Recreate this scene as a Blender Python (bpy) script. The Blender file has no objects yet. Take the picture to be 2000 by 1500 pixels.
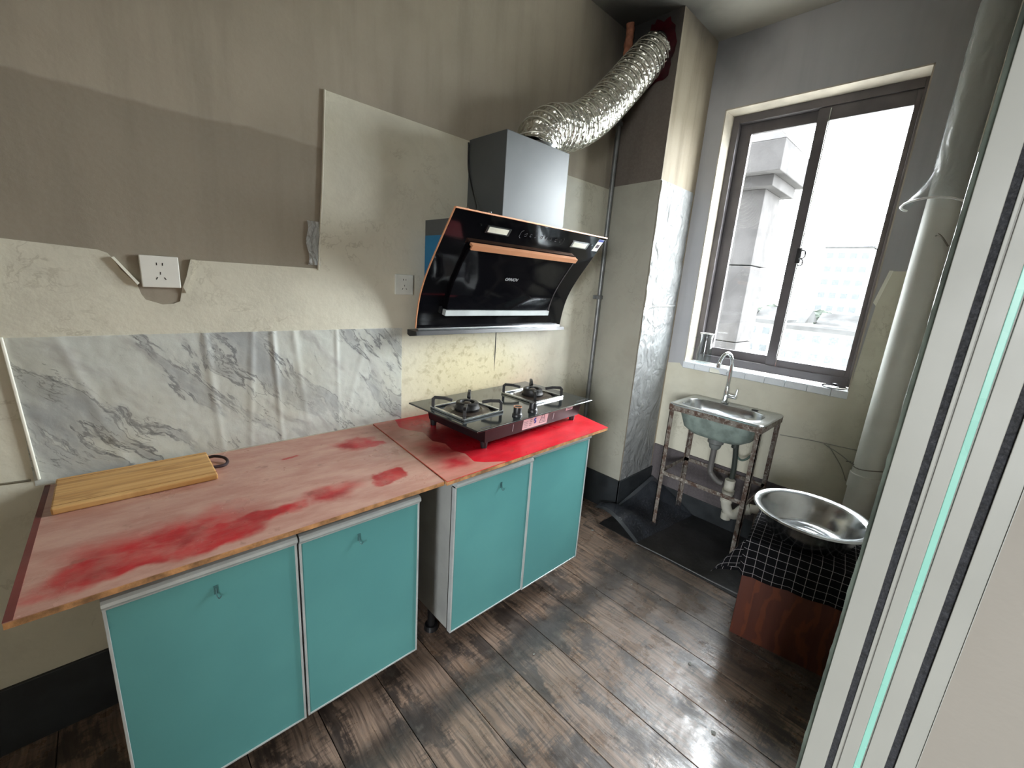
import bpy, bmesh, math, random
from mathutils import Vector, Matrix, noise as mn
random.seed(7)
SC = bpy.context.scene
COL = SC.collection
PI = math.pi

# ------------------------------------------------------------------ camera, sky, exposure
def srgb(r, g, b, k=1.0):
    f = lambda c: ((c / 255) / 12.92 if c / 255 <= 0.04045 else ((c / 255 + 0.055) / 1.055) ** 2.4) * k
    return (f(r), f(g), f(b), 1.0)

yaw, pitch, roll = math.radians(45.771), math.radians(-13.601), math.radians(4.049)
fw = Vector((math.cos(yaw) * math.cos(pitch), math.sin(yaw) * math.cos(pitch), math.sin(pitch)))
r0 = Vector((math.sin(yaw), -math.cos(yaw), 0))
u0 = r0.cross(fw)
rr = r0 * math.cos(roll) + u0 * math.sin(roll)
uu = u0 * math.cos(roll) - r0 * math.sin(roll)
cam_d = bpy.data.cameras.new('camera')
cam_d.sensor_width = 36.0
cam_d.lens = 828.14 / 2000 * 36
cam_d.clip_start = 0.02
cam_d.clip_end = 2000
cam = bpy.data.objects.new('camera', cam_d)
M = Matrix((rr, uu, -fw)).transposed().to_4x4()
M.translation = Vector((0, 0, 1.40))
cam.matrix_world = M
COL.objects.link(cam)
SC.camera = cam

w = bpy.data.worlds.new('overcast_sky')
SC.world = w
w.use_nodes = True
nt = w.node_tree
nt.nodes.clear()
wo = nt.nodes.new('ShaderNodeOutputWorld')
bg = nt.nodes.new('ShaderNodeBackground')
tc = nt.nodes.new('ShaderNodeTexCoord')
sep = nt.nodes.new('ShaderNodeSeparateXYZ')
rp = nt.nodes.new('ShaderNodeValToRGB')
rp.color_ramp.elements[0].position = 0.47
rp.color_ramp.elements[0].color = (0.30, 0.31, 0.30, 1)
rp.color_ramp.elements[1].position = 0.52
rp.color_ramp.elements[1].color = (0.93, 0.97, 1.0, 1)
mr = nt.nodes.new('ShaderNodeMapRange')
mr.inputs['From Min'].default_value = -1
nt.links.new(tc.outputs['Generated'], sep.inputs[0])
nt.links.new(sep.outputs['Z'], mr.inputs['Value'])
nt.links.new(mr.outputs[0], rp.inputs[0])
nt.links.new(rp.outputs[0], bg.inputs['Color'])
bg.inputs['Strength'].default_value = 1.0
nt.links.new(bg.outputs[0], wo.inputs[0])

# daylight portals: the window, and an unseen hall opening added for fill light
def portal(name, loc, rot, sx, sy):
    d = bpy.data.lights.new(name, 'AREA')
    d.shape = 'RECTANGLE'; d.size = sx; d.size_y = sy
    d.cycles.is_portal = True
    o = bpy.data.objects.new(name, d)
    o.location = loc; o.rotation_euler = rot
    COL.objects.link(o)
portal('window_portal', (2.86, 0.74, 1.70), (PI / 2, 0, PI / 2), 0.9, 1.5)
portal('hall_fill_portal', (-3.12, -1.3, 1.5), (PI / 2, 0, -PI / 2), 1.6, 1.2)
SC.view_settings.view_transform = 'Standard'
SC.view_settings.look = 'None'
SC.view_settings.gamma = 1
SC.view_settings.use_curve_mapping = False
SC.view_settings.exposure = 6.1
SC.cycles.use_denoising = True
SC.cycles.max_bounces = 10
SC.cycles.diffuse_bounces = 6
SC.cycles.transparent_max_bounces = 12
SC.cycles.sample_clamp_indirect = 8
SC.cycles.caustics_reflective = False
SC.cycles.caustics_refractive = False

# ------------------------------------------------------------------ materials
class NB:
    def __init__(s, name):
        s.m = bpy.data.materials.new(name); s.m.use_nodes = True
        s.t = s.m.node_tree; s.t.nodes.clear()
        s.out = s.t.nodes.new('ShaderNodeOutputMaterial')
        s.geo = None
    def n(s, k): return s.t.nodes.new(k)
    def set(s, sock, v):
        if isinstance(v, bpy.types.NodeSocket): s.t.links.new(v, sock)
        elif v is not None: sock.default_value = v
    def pos(s):
        if not s.geo: s.geo = s.n('ShaderNodeNewGeometry')
        return s.geo.outputs['Position']
    def uv(s):
        return s.n('ShaderNodeTexCoord').outputs['UV']
    def map(s, v, loc=(0, 0, 0), rot=(0, 0, 0), sc=(1, 1, 1)):
        m = s.n('ShaderNodeMapping')
        s.set(m.inputs[0], v)
        m.inputs[1].default_value = loc; m.inputs[2].default_value = rot; m.inputs[3].default_value = sc
        return m.outputs[0]
    def noise(s, v, scale=5, detail=4, rough=.55, dist=0):
        m = s.n('ShaderNodeTexNoise'); s.set(m.inputs['Vector'], v)
        m.inputs['Scale'].default_value = scale; m.inputs['Detail'].default_value = detail
        m.inputs['Roughness'].default_value = rough; m.inputs['Distortion'].default_value = dist
        return m.outputs[0]
    def noisec(s, v, scale=5, detail=4):
        m = s.n('ShaderNodeTexNoise'); s.set(m.inputs['Vector'], v)
        m.inputs['Scale'].default_value = scale; m.inputs['Detail'].default_value = detail
        return m.outputs[1]
    def vor(s, v, scale=5, feat='F1'):
        m = s.n('ShaderNodeTexVoronoi'); m.feature = feat; s.set(m.inputs['Vector'], v)
        m.inputs['Scale'].default_value = scale
        return m.outputs[0]
    def wave(s, v, scale=5, dist=2, detail=2, ds=1, typ='BANDS'):
        m = s.n('ShaderNodeTexWave'); m.wave_type = typ; s.set(m.inputs['Vector'], v)
        m.inputs['Scale'].default_value = scale; m.inputs['Distortion'].default_value = dist
        m.inputs['Detail'].default_value = detail; m.inputs['Detail Scale'].default_value = ds
        return m.outputs['Fac']
    def math(s, op, a, b=None, c=None, clamp=False):
        m = s.n('ShaderNodeMath'); m.operation = op; m.use_clamp = clamp
        s.set(m.inputs[0], a)
        if b is not None: s.set(m.inputs[1], b)
        if c is not None: s.set(m.inputs[2], c)
        return m.outputs[0]
    def vadd(s, a, b, scale=1.0):
        m = s.n('ShaderNodeVectorMath'); m.operation = 'MULTIPLY_ADD'
        s.set(m.inputs[0], b); m.inputs[1].default_value = (scale,) * 3; s.set(m.inputs[2], a)
        return m.outputs[0]
    def vlen(s, a):
        m = s.n('ShaderNodeVectorMath'); m.operation = 'LENGTH'; s.set(m.inputs[0], a)
        return m.outputs['Value']
    def xyz(s, v):
        m = s.n('ShaderNodeSeparateXYZ'); s.set(m.inputs[0], v); return m.outputs
    def step(s, v, a, b, lo=0., hi=1.):
        m = s.n('ShaderNodeMapRange'); m.interpolation_type = 'SMOOTHSTEP'
        s.set(m.inputs[0], v)
        m.inputs[1].default_value = a; m.inputs[2].default_value = b
        m.inputs[3].default_value = lo; m.inputs[4].default_value = hi
        return m.outputs[0]
    def mix(s, f, a, b, mode='MIX'):
        m = s.n('ShaderNodeMix'); m.data_type = 'RGBA'; m.blend_type = mode
        s.set(m.inputs[0], f); s.set(m.inputs[6], a); s.set(m.inputs[7], b)
        return m.outputs[2]
    def bump(s, h, strength=.3, dist=.01, normal=None):
        m = s.n('ShaderNodeBump'); m.inputs['Strength'].default_value = strength
        m.inputs['Distance'].default_value = dist; s.set(m.inputs['Height'], h)
        if normal: s.set(m.inputs['Normal'], normal)
        return m.outputs[0]
    def pbsdf(s, color, rough=.6, metal=0., normal=None, spec=None, coat=None, trans=None, alpha=None):
        p = s.n('ShaderNodeBsdfPrincipled')
        s.set(p.inputs['Base Color'], color); s.set(p.inputs['Roughness'], rough); s.set(p.inputs['Metallic'], metal)
        if normal is not None: s.set(p.inputs['Normal'], normal)
        if spec is not None: p.inputs['Specular IOR Level'].default_value = spec
        if coat is not None: p.inputs['Coat Weight'].default_value = coat
        if alpha is not None: s.set(p.inputs['Alpha'], alpha)
        return p.outputs[0]
    def done(s, sh):
        s.t.links.new(sh, s.out.inputs[0]); return s.m

MATS = {}
def plain(name, color, rough=.55, metal=0., var=.12, vs=6, bump=0., bs=60, spec=None, coat=None):
    if name in MATS: return MATS[name]
    b = NB(name)
    p = b.pos()
    f = b.noise(p, vs, 5)
    dark = tuple(c * (1 - var * 2) for c in color[:3]) + (1,)
    lite = tuple(min(1, c * (1 + var)) for c in color[:3]) + (1,)
    c = b.mix(b.step(f, .3, .7), dark, lite)
    nrm = b.bump(b.noise(p, bs, 3), bump, .004) if bump else None
    r = b.step(b.noise(p, vs * 2.3, 3), .3, .7, rough * .85, min(1, rough * 1.15))
    MATS[name] = b.done(b.pbsdf(c, r, metal, nrm, spec, coat))
    return MATS[name]

def blob(b, p, cx, cy, rx, ry, warp, edge=.35):
    """1 inside an ellipse in x,y whose rim is ragged by the warp vector"""
    q = b.vadd(p, warp, 1.0)
    q = b.map(q, (-cx / rx, -cy / ry, 0), (0, 0, 0), (1 / rx, 1 / ry, 0))
    return b.step(b.vlen(q), 1 + edge, 1 - edge)

def wall_mat(name, hi, lo, band=None, soot=None, streak=.25):
    """trowelled cement: two tones in z, with vertical rain-like streaks and soot that gathers near a point"""
    b = NB(name); p = b.pos(); x, y, z = b.xyz(p)
    big = b.noise(p, 1.6, 5, .6)
    st = b.noise(b.map(p, sc=(9, 9, .9)), 1.4, 4, .6)
    fine = b.noise(p, 90, 2)
    if band:
        zz = b.math('ADD', z, b.math('MULTIPLY', b.math('SUBTRACT', b.noise(p, 7, 4), .5), .03))
        f = b.step(zz, band - .006, band + .006)
        f = b.math('MULTIPLY', f, b.step(b.noise(p, 2.2, 3), .1, .5))
        c = b.mix(f, lo, hi)
    else:
        c = b.mix(b.step(big, .3, .7), lo, hi)
    c = b.mix(b.step(big, .35, .75, 0, .35), c, tuple(v * .72 for v in lo[:3]) + (1,))
    c = b.mix(b.step(st, .42, .75, 0, streak), c, tuple(v * .55 for v in lo[:3]) + (1,))
    c = b.mix(b.step(fine, .35, .7, 0, .05), c, (.45, .43, .38, 1))
    if soot:
        for sx, sy, sz, rad, amt in soot:
            q = b.vadd(p, b.noisec(p, 3, 4), .35)
            q = b.map(q, (-sx - .175, -sy - .175, -sz - .175))
            c = b.mix(b.step(b.vlen(q), rad, rad * .15, 0, amt), c, (.012, .013, .014, 1))
    nrm = b.bump(b.math('ADD', b.noise(p, 9, 6, .6), b.math('MULTIPLY', fine, .08)), .18, .012)
    return b.done(b.pbsdf(c, .85, 0, nrm, .25))

M_plaster = wall_mat('cement_plaster', srgb(172, 163, 147), srgb(150, 141, 126), 1.79, [(2.3, 1.5, 2.85, .6, .8)])
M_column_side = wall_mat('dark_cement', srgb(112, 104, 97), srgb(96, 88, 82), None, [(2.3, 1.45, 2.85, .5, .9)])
M_column_front = wall_mat('streaked_beige_cement', srgb(176, 166, 148), srgb(150, 138, 120), None, [(2.45, 1.25, 2.95, .4, .7)], .5)
M_far = wall_mat('sooty_grey_cement', srgb(188, 188, 190), srgb(168, 169, 172), None, [(2.6, 1.25, 2.75, .4, .6)], .2)
M_ceil = wall_mat('smoky_ceiling', srgb(186, 184, 174), srgb(166, 164, 154), None, [(2.25, 1.45, 2.77, .6, .9)], 0)
M_lime = wall_mat('painted_wall', srgb(206, 200, 190), srgb(196, 190, 180), None, None, .0)

def paper_mat(name, base, vein, soil, grease=None, gloss=.45):
    b = NB(name); p = b.pos()
    q = b.vadd(p, b.noisec(p, 4, 4), .25)
    v1 = b.noise(q, 5, 7, .62)
    v2 = b.noise(b.map(q, (3, 1, 2)), 13, 6, .6)
    c = b.mix(b.step(v1, .42, .68, 0, .7), base, tuple(v * .86 for v in base[:3]) + (1,))
    thin = b.step(b.math('ABSOLUTE', b.math('SUBTRACT', v2, .56)), .03, 0, 0, 1)
    thin = b.math('MULTIPLY', thin, b.step(b.noise(p, 3.1, 3), .45, .65, 0, .38))
    c = b.mix(thin, c, vein)
    c = b.mix(b.math('MULTIPLY', b.step(b.noise(p, 2.3, 4), .5, .75), .3), c, soil)
    if grease:
        gx, gz, rx, rz = grease
        g = b.map(b.vadd(p, b.noisec(p, 6, 3), .12), (-gx / rx, 0, -gz / rz), (0, 0, 0), (1 / rx, 0, 1 / rz))
        c = b.mix(b.step(b.vlen(g), 1.3, .2, 0, .5), c, srgb(196, 178, 118))
        c = b.mix(b.math('MULTIPLY', b.step(b.vlen(g), 1.2, .3, 0, .45), b.step(b.noise(p, 30, 5), .5, .68)), c, srgb(120, 104, 62))
    nrm = b.bump(b.math('ADD', b.noise(p, 14, 4), b.math('MULTIPLY', b.noise(p, 60, 3), .3)), .16, .012)
    return b.done(b.pbsdf(c, gloss, 0, nrm, .35))
M_cream = paper_mat('cream_marbled_paper', srgb(208, 205, 188), srgb(146, 139, 118), srgb(178, 168, 138), (1.35, 1.0, .5, .28))
M_cream_shade = paper_mat('cream_paper_shade_tone', srgb(158, 157, 146), srgb(112, 108, 96), srgb(132, 128, 114))  # cream paper again, darkened to carry the shaft side's shade

def marble_mat():
    b = NB('grey_veined_marble_film'); p = b.pos()
    q = b.map(p, (0, 0, 0), (0, math.radians(38), 0), (1, 1, 1))
    qw = b.vadd(q, b.noisec(p, 5, 5), .10)
    qs = b.map(qw, sc=(6.5, 1, 1.5))
    a = b.noise(qs, 1.6, 7, .6)
    a2 = b.noise(b.map(qs, (4, 2, 7)), 2.6, 6, .6)
    c = b.mix(b.step(a, .46, .64), srgb(240, 243, 240), srgb(206, 210, 210))
    vein = b.step(b.math('ABSOLUTE', b.math('SUBTRACT', a, .53)), .022, 0, 0, 1)
    vein = b.math('MULTIPLY', vein, b.step(b.noise(p, 4, 3), .4, .62))
    c = b.mix(b.math('MULTIPLY', vein, .7), c, srgb(112, 116, 122))
    vein2 = b.step(b.math('ABSOLUTE', b.math('SUBTRACT', a2, .5)), .012, 0, 0, .6)
    c = b.mix(b.math('MULTIPLY', vein2, b.step(b.noise(p, 5, 3), .45, .6)), c, srgb(96, 100, 104))
    c = b.mix(b.step(a2, .56, .7, 0, .4), c, srgb(190, 187, 186))
    c = b.mix(b.step(b.noise(p, 2.5, 3), .45, .7, 0, .35), c, srgb(222, 219, 200))
    nrm = b.bump(b.noise(p, 22, 4), .14, .01)
    return b.done(b.pbsdf(c, .4, 0, nrm, .35))
M_marble = marble_mat()

def crinkle_mat(name, col, strength=.9, scale=10, rough=.28, alpha=None, spec=.5):
    b = NB(name); p = b.pos()
    q = b.vadd(p, b.noisec(p, 5, 3), .25)
    r1 = b.math('ABSOLUTE', b.math('SUBTRACT', b.noise(b.map(q, sc=(1, 1, .8)), scale, 3, .5), .5))
    r2 = b.vor(b.map(q, sc=(1.4, 1.4, .7)), scale * .9, 'DISTANCE_TO_EDGE')
    h = b.math('ADD', b.math('MULTIPLY', r1, 1.6), b.math('MULTIPLY', r2, .7))
    nrm = b.bump(h, strength, .03)
    c = b.mix(b.step(r1, 0, .12), tuple(v * .85 for v in col[:3]) + (1,), col)
    return b.done(b.pbsdf(c, rough, 0, nrm, spec, alpha=alpha))
M_film_white = crinkle_mat('crinkled_white_film', srgb(182, 184, 184), .5, 11, .40, spec=.7)

def board_mat(name, base, red, stains, wood_tone):
    b = NB(name); p = b.pos()
    wn = b.noisec(p, 9, 6)
    warp = b.n('ShaderNodeVectorMath'); warp.operation = 'MULTIPLY_ADD'
    b.set(warp.inputs[0], wn); warp.inputs[1].default_value = (.16, .13, 0); warp.inputs[2].default_value = (-.08, -.065, 0)
    sw = b.noise(b.map(p, rot=(0, 0, .12), sc=(3, 9, 1)), 3, 6, .6)
    c = b.mix(b.step(sw, .3, .72), base, wood_tone)
    m = None
    for cx, cy, rx, ry, e in stains:
        k = blob(b, p, cx, cy, rx, ry, warp.outputs[0], e)
        m = k if m is None else b.math('MAXIMUM', m, k)
    tone = b.mix(b.step(b.noise(p, 11, 5), .35, .7), red, tuple(v * .62 for v in red[:3]) + (1,))
    if m is not None: c = b.mix(b.math('MULTIPLY', m, b.step(b.noise(p, 16, 5), .25, .6, .62, .97)), c, tone)
    c = b.mix(b.step(b.noise(p, 26, 5), .62, .74, 0, .35), c, srgb(104, 60, 46))
    nrm = b.bump(b.noise(b.map(p, sc=(2, 5, 1)), 14, 5), .18, .006)
    return b.done(b.pbsdf(c, b.step(b.noise(p, 8, 4), .3, .7, .26, .48), 0, nrm, .45))
RED = srgb(186, 16, 30)
M_board1 = board_mat('faded_red_board', srgb(192, 152, 136), RED,
    [(-.045, 1.085, .11, .052, .28), (.10, 1.080, .13, .050, .25), (.24, 1.105, .10, .038, .3), (.05, 1.15, .16, .06, .7),
     (.585, 1.125, .062, .046, .15), (.61, 1.43, .07, .055, .3), (.655, 1.39, .045, .018, .25), (.40, 1.445, .022, .010, .3),
     (.40, 1.13, .07, .03, .8)], srgb(174, 126, 112))
M_board2 = board_mat('bright_red_board', srgb(212, 24, 42), srgb(132, 8, 22),
    [(.95, 1.30, .17, .16, .7), (1.1, 1.2, .25, .05, .9)], srgb(188, 20, 34))
M_patch = board_mat('pale_peeling_film', srgb(196, 132, 118), srgb(190, 30, 44),
    [(.84, 1.22, .05, .08, .8), (.83, 1.10, .05, .05, .8)], srgb(176, 120, 104))
M_ply = plain('plywood_edge', srgb(178, 130, 84), .7, 0, .3, 30, .3, 120)

def teal():
    b = NB('teal_laminate'); p = b.pos()
    c = b.mix(b.step(b.noise(p, 2.4, 3), .35, .65), srgb(86, 146, 146), srgb(92, 154, 153))
    c = b.mix(b.step(b.noise(p, 45, 3), .6, .75, 0, .15), c, srgb(80, 140, 140))
    return b.done(b.pbsdf(c, .42, 0, b.bump(b.noise(p, 180, 2), .05, .002), .35))
M_teal = teal()
M_alu = plain('satin_aluminium', srgb(196, 202, 202), .4, .35, .06, 12)
M_white = plain('white_melamine', srgb(150, 152, 149), .5, 0, .08, 5)
M_dark_gap = plain('dark_edge_seal', srgb(46, 44, 42), .6)

def plank_mat():
    b = NB('printed_wood_plank'); p = b.pos()
    oi = b.n('ShaderNodeObjectInfo')
    off = b.n('ShaderNodeCombineXYZ')
    b.set(off.inputs[1], b.math('MULTIPLY', oi.outputs['Random'], 37.0)); b.set(off.inputs[0], b.math('MULTIPLY', oi.outputs['Random'], 3.0))
    q = b.vadd(p, off.outputs[0])
    x, y, z = b.xyz(p)
    qw = b.vadd(q, b.noisec(q, 3, 3), .06)
    g1 = b.noise(b.map(qw, sc=(38, 3.2, 1)), 1.0, 6, .62)
    g2 = b.wave(b.map(qw, sc=(1, .16, 1)), 11, 5, 3, 2.2)
    patch = b.noise(b.map(q, sc=(5, 2.2, 1)), 1.5, 7, .68)
    base = b.mix(oi.outputs['Random'], srgb(138, 114, 96), srgb(154, 131, 114))
    c = b.mix(b.step(g1, .35, .65), srgb(122, 104, 92), base)
    c = b.mix(b.math('MULTIPLY', b.step(g2, .55, .95), .45), c, srgb(76, 65, 59))
    hair = b.noise(b.map(qw, sc=(150, 5, 1)), 1.0, 4, .6)
    c = b.mix(b.step(hair, .52, .66, 0, .6), c, srgb(58, 48, 43))
    c = b.mix(b.step(hair, .46, .34, 0, .35), c, srgb(176, 152, 134))
    dk = b.step(patch, .50, .56)
    saw = b.noise(b.map(q, sc=(8, 90, 1)), 1.0, 2)
    dk = b.math('MAXIMUM', dk, b.math('MULTIPLY', b.step(patch, .43, .56), b.step(saw, .48, .6)))
    c = b.mix(b.math('MULTIPLY', dk, .85), c, b.mix(b.step(g1, .4, .7), srgb(48, 42, 40), srgb(76, 67, 62)))
    # darker band along the cabinets; trodden-in grime by the sink mat
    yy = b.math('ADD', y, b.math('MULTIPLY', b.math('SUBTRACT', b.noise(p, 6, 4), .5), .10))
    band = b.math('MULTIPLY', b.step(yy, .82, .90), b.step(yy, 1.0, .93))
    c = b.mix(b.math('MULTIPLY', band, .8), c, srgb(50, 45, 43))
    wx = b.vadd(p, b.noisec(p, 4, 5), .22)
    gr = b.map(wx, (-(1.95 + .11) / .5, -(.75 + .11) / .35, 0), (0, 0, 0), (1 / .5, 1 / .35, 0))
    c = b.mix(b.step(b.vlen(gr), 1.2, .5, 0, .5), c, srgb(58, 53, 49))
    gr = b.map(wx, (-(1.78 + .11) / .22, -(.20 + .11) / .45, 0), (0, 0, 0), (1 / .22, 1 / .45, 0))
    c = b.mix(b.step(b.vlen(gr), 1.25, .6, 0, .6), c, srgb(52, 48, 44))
    scuff = b.step(b.noise(p, 17, 6, .7), .52, .7)
    c = b.mix(b.math('MULTIPLY', scuff, .3), c, srgb(128, 120, 112))
    h = b.math('ADD', b.math('MULTIPLY', g1, .6), b.math('MULTIPLY', b.noise(p, 30, 4), .5))
    nrm = b.bump(h, .34, .006)
    r = b.math('ADD', b.step(b.noise(p, 9, 6, .65), .35, .65, .22, .44), b.math('MULTIPLY', dk, .05))
    return b.done(b.pbsdf(c, r, 0, nrm, .95))
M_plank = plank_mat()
M_slab = plain('dark_screed', srgb(40, 36, 33), .8)
M_skirt = plain('black_skirting_vinyl', srgb(40, 44, 47), .5, 0, .15, 8)
M_dado = wall_mat('mauve_grey_dado', srgb(104, 98, 100), srgb(84, 78, 80), None, [(2.6, .6, .0, .3, .6)], .5)

def glass_mat(name, tint, k=.06, facing=True):
    b = NB(name)
    tr = b.n('ShaderNodeBsdfTransparent'); tr.inputs[0].default_value = tint
    gl = b.n('ShaderNodeBsdfGlossy'); gl.inputs['Roughness'].default_value = .03
    lw = b.n('ShaderNodeLayerWeight'); lw.inputs[0].default_value = .35
    f = b.math('MULTIPLY_ADD', b.math('POWER', lw.outputs['Facing'], 2.5) if facing else lw.outputs['Fresnel'], .35 if facing else .5, k, True)
    mx = b.n('ShaderNodeMixShader'); b.set(mx.inputs[0], f)
    b.t.links.new(tr.outputs[0], mx.inputs[1]); b.t.links.new(gl.outputs[0], mx.inputs[2])
    return b.done(mx.outputs[0])
M_pane = glass_mat('window_glass', (.97, .98, .98, 1), .02, False)
M_jug = glass_mat('clear_jug_glass', (.93, .95, .95, 1), .03)
M_frame = plain('dark_bronze_window_frame', srgb(96, 92, 94), .4, .2, .1, 8)
M_tile = plain('white_glazed_tile', srgb(222, 228, 232), .25, 0, .04, 9)
M_blackglass = plain('black_tempered_glass', srgb(12, 12, 15), .07, 0, .1, 4, spec=.28)
M_hobglass = plain('smoky_hob_glass', srgb(34, 38, 38), .10, 0, .15, 5, spec=.7)
M_copper = plain('brushed_copper_trim', srgb(206, 146, 108), .42, .25, .03, 5)
M_steel_grey = plain('grey_painted_steel', srgb(80, 83, 84), .42, .3, .05, 3)
M_chrome = plain('chrome', srgb(214, 218, 220), .1, 1, .03, 12)
M_steel = plain('brushed_stainless', srgb(196, 200, 202), .22, 1, .06, 18, .05, 90)
M_castiron = plain('black_cast_iron', srgb(32, 30, 30), .5, .2, .2, 40, .3, 120)
M_greasy = plain('greasy_drip_tray', srgb(74, 64, 56), .35, .4, .35, 24, .4, 60)
M_blackpl = plain('black_plastic', srgb(24, 24, 26), .4)
M_maroon = plain('dark_maroon_steel', srgb(30, 16, 19), .35, .2, .1, 8)
M_label = plain('pale_sticker', srgb(214, 190, 192), .5, 0, .04, 10)
M_ink = plain('label_ink', srgb(84, 72, 84), .6)
M_blueink = plain('blue_ink', srgb(44, 62, 150), .5)
M_silverprint = plain('silver_print', srgb(190, 192, 194), .4, .2)
M_iconprint = plain('dim_panel_print', srgb(74, 74, 78), .5)
M_lamp = plain('frosted_lamp_cover', srgb(230, 230, 214), .3)
M_blue = plain('blue_protective_film', srgb(10, 104, 148), .4, 0, .08, 7)
M_socket = plain('white_socket_plastic', srgb(226, 226, 218), .35, 0, .02, 5)
M_socket2 = plain('grimy_white_plastic', srgb(216, 220, 212), .4, 0, .06, 12)
M_hole = plain('socket_hole_black', srgb(18, 18, 18), .7)
M_papercore = plain('bare_paper_fold', srgb(236, 236, 222), .6, 0, .03, 8)

def foil():
    b = NB('crumpled_aluminium_foil'); p = b.pos()
    q = b.vadd(p, b.noisec(p, 22, 3), .03)
    h = b.math('ADD', b.vor(q, 55, 'F1'), b.math('MULTIPLY', b.noise(p, 70, 4), .7))
    return b.done(b.pbsdf(b.mix(b.step(b.noise(p, 9, 3), .3, .7), srgb(196, 194, 184), srgb(224, 222, 214)), .27, 1, b.bump(h, .5, .014)))
M_foil = foil()
M_wire = plain('pale_foil_rib', srgb(206, 204, 192), .35, .6)
def rust():
    b = NB('rusty_angle_iron'); p = b.pos()
    c = b.mix(b.step(b.noise(p, 26, 6, .7), .4, .6), srgb(126, 120, 112), srgb(80, 60, 50))
    c = b.mix(b.step(b.noise(p, 60, 4), .55, .68), c, srgb(160, 155, 148))
    return b.done(b.pbsdf(c, .65, .25, b.bump(b.noise(p, 80, 4), .4, .004)))
M_rust = rust()
M_pvc = plain('cream_pvc', srgb(200, 198, 186), .45, 0, .08, 10)
M_pvc_grey = plain('off_white_drain_pvc', srgb(208, 210, 203), .45, 0, .06, 3)
M_conduit = plain('galvanised_conduit', srgb(120, 122, 122), .4, .5, .12, 20)
M_bamboo = None
def bamboo():
    b = NB('bamboo_board'); p = b.pos()
    g = b.noise(b.map(p, rot=(0, 0, .03), sc=(2.2, 55, 10)), 1.4, 5, .6)
    c = b.mix(b.step(g, .3, .7), srgb(214, 172, 112), srgb(190, 140, 78))
    c = b.mix(b.step(b.noise(b.map(p, sc=(3, 12, 1)), 3, 5), .55, .72, 0, .55), c, srgb(150, 104, 52))
    s = b.wave(b.map(p, rot=(0, 0, PI / 2), sc=(1, 1, 1)), 4.2, .3, 1, 1)
    c = b.mix(b.step(s, .9, .99, 0, .3), c, srgb(140, 96, 52))
    return b.done(b.pbsdf(c, .5, 0, b.bump(g, .1, .003)))
M_bamboo = bamboo()
def redwood():
    b = NB('red_brown_wood'); p = b.pos()
    q = b.vadd(p, b.noisec(p, 5, 3), .05)
    g = b.wave(b.map(q, rot=(0, 0, .15), sc=(1, 1, .12)), 16, 4, 3, 1.5)
    c = b.mix(b.step(b.noise(b.map(p, sc=(14, 14, 1.2)), 1.6, 5), .3, .7), srgb(80, 42, 33), srgb(92, 49, 37))
    c = b.mix(b.math('MULTIPLY', b.step(g, .7, .98), .22), c, srgb(160, 84, 44))
    return b.done(b.pbsdf(c, .38, 0, b.bump(g, .05, .003), .4))
M_redwood = redwood()
def check():
    b = NB('black_check_cotton'); u, v, _ = b.xyz(b.uv())
    def line(t):
        f = b.math('ABSOLUTE', b.math('SUBTRACT', b.math('FRACT', b.math('DIVIDE', t, .034)), .5))
        return b.step(f, .035, .018)
    m = b.math('MAXIMUM', line(u), line(v))
    c = b.mix(b.math('MULTIPLY', m, .8), srgb(24, 24, 28), srgb(212, 208, 210))
    wv = b.noise(b.map(b.uv(), sc=(1, 1, 1)), 700, 2)
    return b.done(b.pbsdf(c, .8, 0, b.bump(wv, .3, .002), .2))
M_check = check()
def sheet_mat():
    b = NB('grey_translucent_plastic'); p = b.pos()
    c = b.mix(b.step(b.noise(p, 5, 4), .3, .7), srgb(46, 49, 55), srgb(84, 89, 98))
    return b.done(b.pbsdf(c, .22, 0, b.bump(b.noise(p, 12, 4), .3, .02), .5, alpha=.42))
M_sheet = sheet_mat()
M_sheet_rim = plain('pale_plastic_rim', srgb(96, 101, 106), .35)
M_mat = plain('black_wet_mat', srgb(33, 33, 34), .4, 0, .3, 6, .3, 40)
M_upvc = plain('off_white_aluminium', srgb(122, 122, 116), .45, 0, .04, 4)
M_upvc2 = plain('darker_bead_aluminium', srgb(100, 99, 93), .5, 0, .04, 4)  # darker tone for the thin jamb beads
M_brush = plain('black_brush_seal', srgb(22, 23, 27), .85, 0, .3, 200, .5, 400)
M_mint = plain('mint_edge_film', srgb(112, 160, 147), .3, 0, .04, 8)
M_tape = plain('grey_green_tape', srgb(108, 116, 107), .5, 0, .2, 25)
def clearfilm():
    b = NB('clear_plastic_film'); p = b.pos()
    q = b.vadd(p, b.noisec(p, 9, 3), .1)
    h = b.math('ABSOLUTE', b.math('SUBTRACT', b.noise(b.map(q, sc=(1, 1, .35)), 14, 3), .5))
    nrm = b.bump(h, .8, .02)
    return b.done(b.pbsdf(srgb(176, 180, 180), .18, 0, nrm, .6, alpha=.55))
M_clear = clearfilm()
M_clear_rim = plain('bright_film_edge', srgb(232, 234, 230), .3)
M_redfoam = plain('dark_red_sealant', srgb(70, 8, 22), .45, 0, .3, 16, .5, 40)
M_orange = plain('old_orange_tape', srgb(168, 110, 84), .7, 0, .2, 20)
M_grip = plain('dark_strap', srgb(46, 26, 30), .6)
M_teal_hose = plain('green_hose', srgb(90, 108, 100), .5)
M_stone = plain('weathered_render', srgb(56, 55, 55), .9, 0, .12, 6, .3, 60, spec=0)
M_bld = plain('far_pale_facade', srgb(84, 84, 82), .9, 0, .1, .2, spec=0)
M_bldroof = plain('far_roof', srgb(40, 40, 40), .9, 0, .2, .2, spec=0)
M_bldwin = plain('far_window_glass', srgb(47, 49, 50), .9, spec=0)
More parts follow.
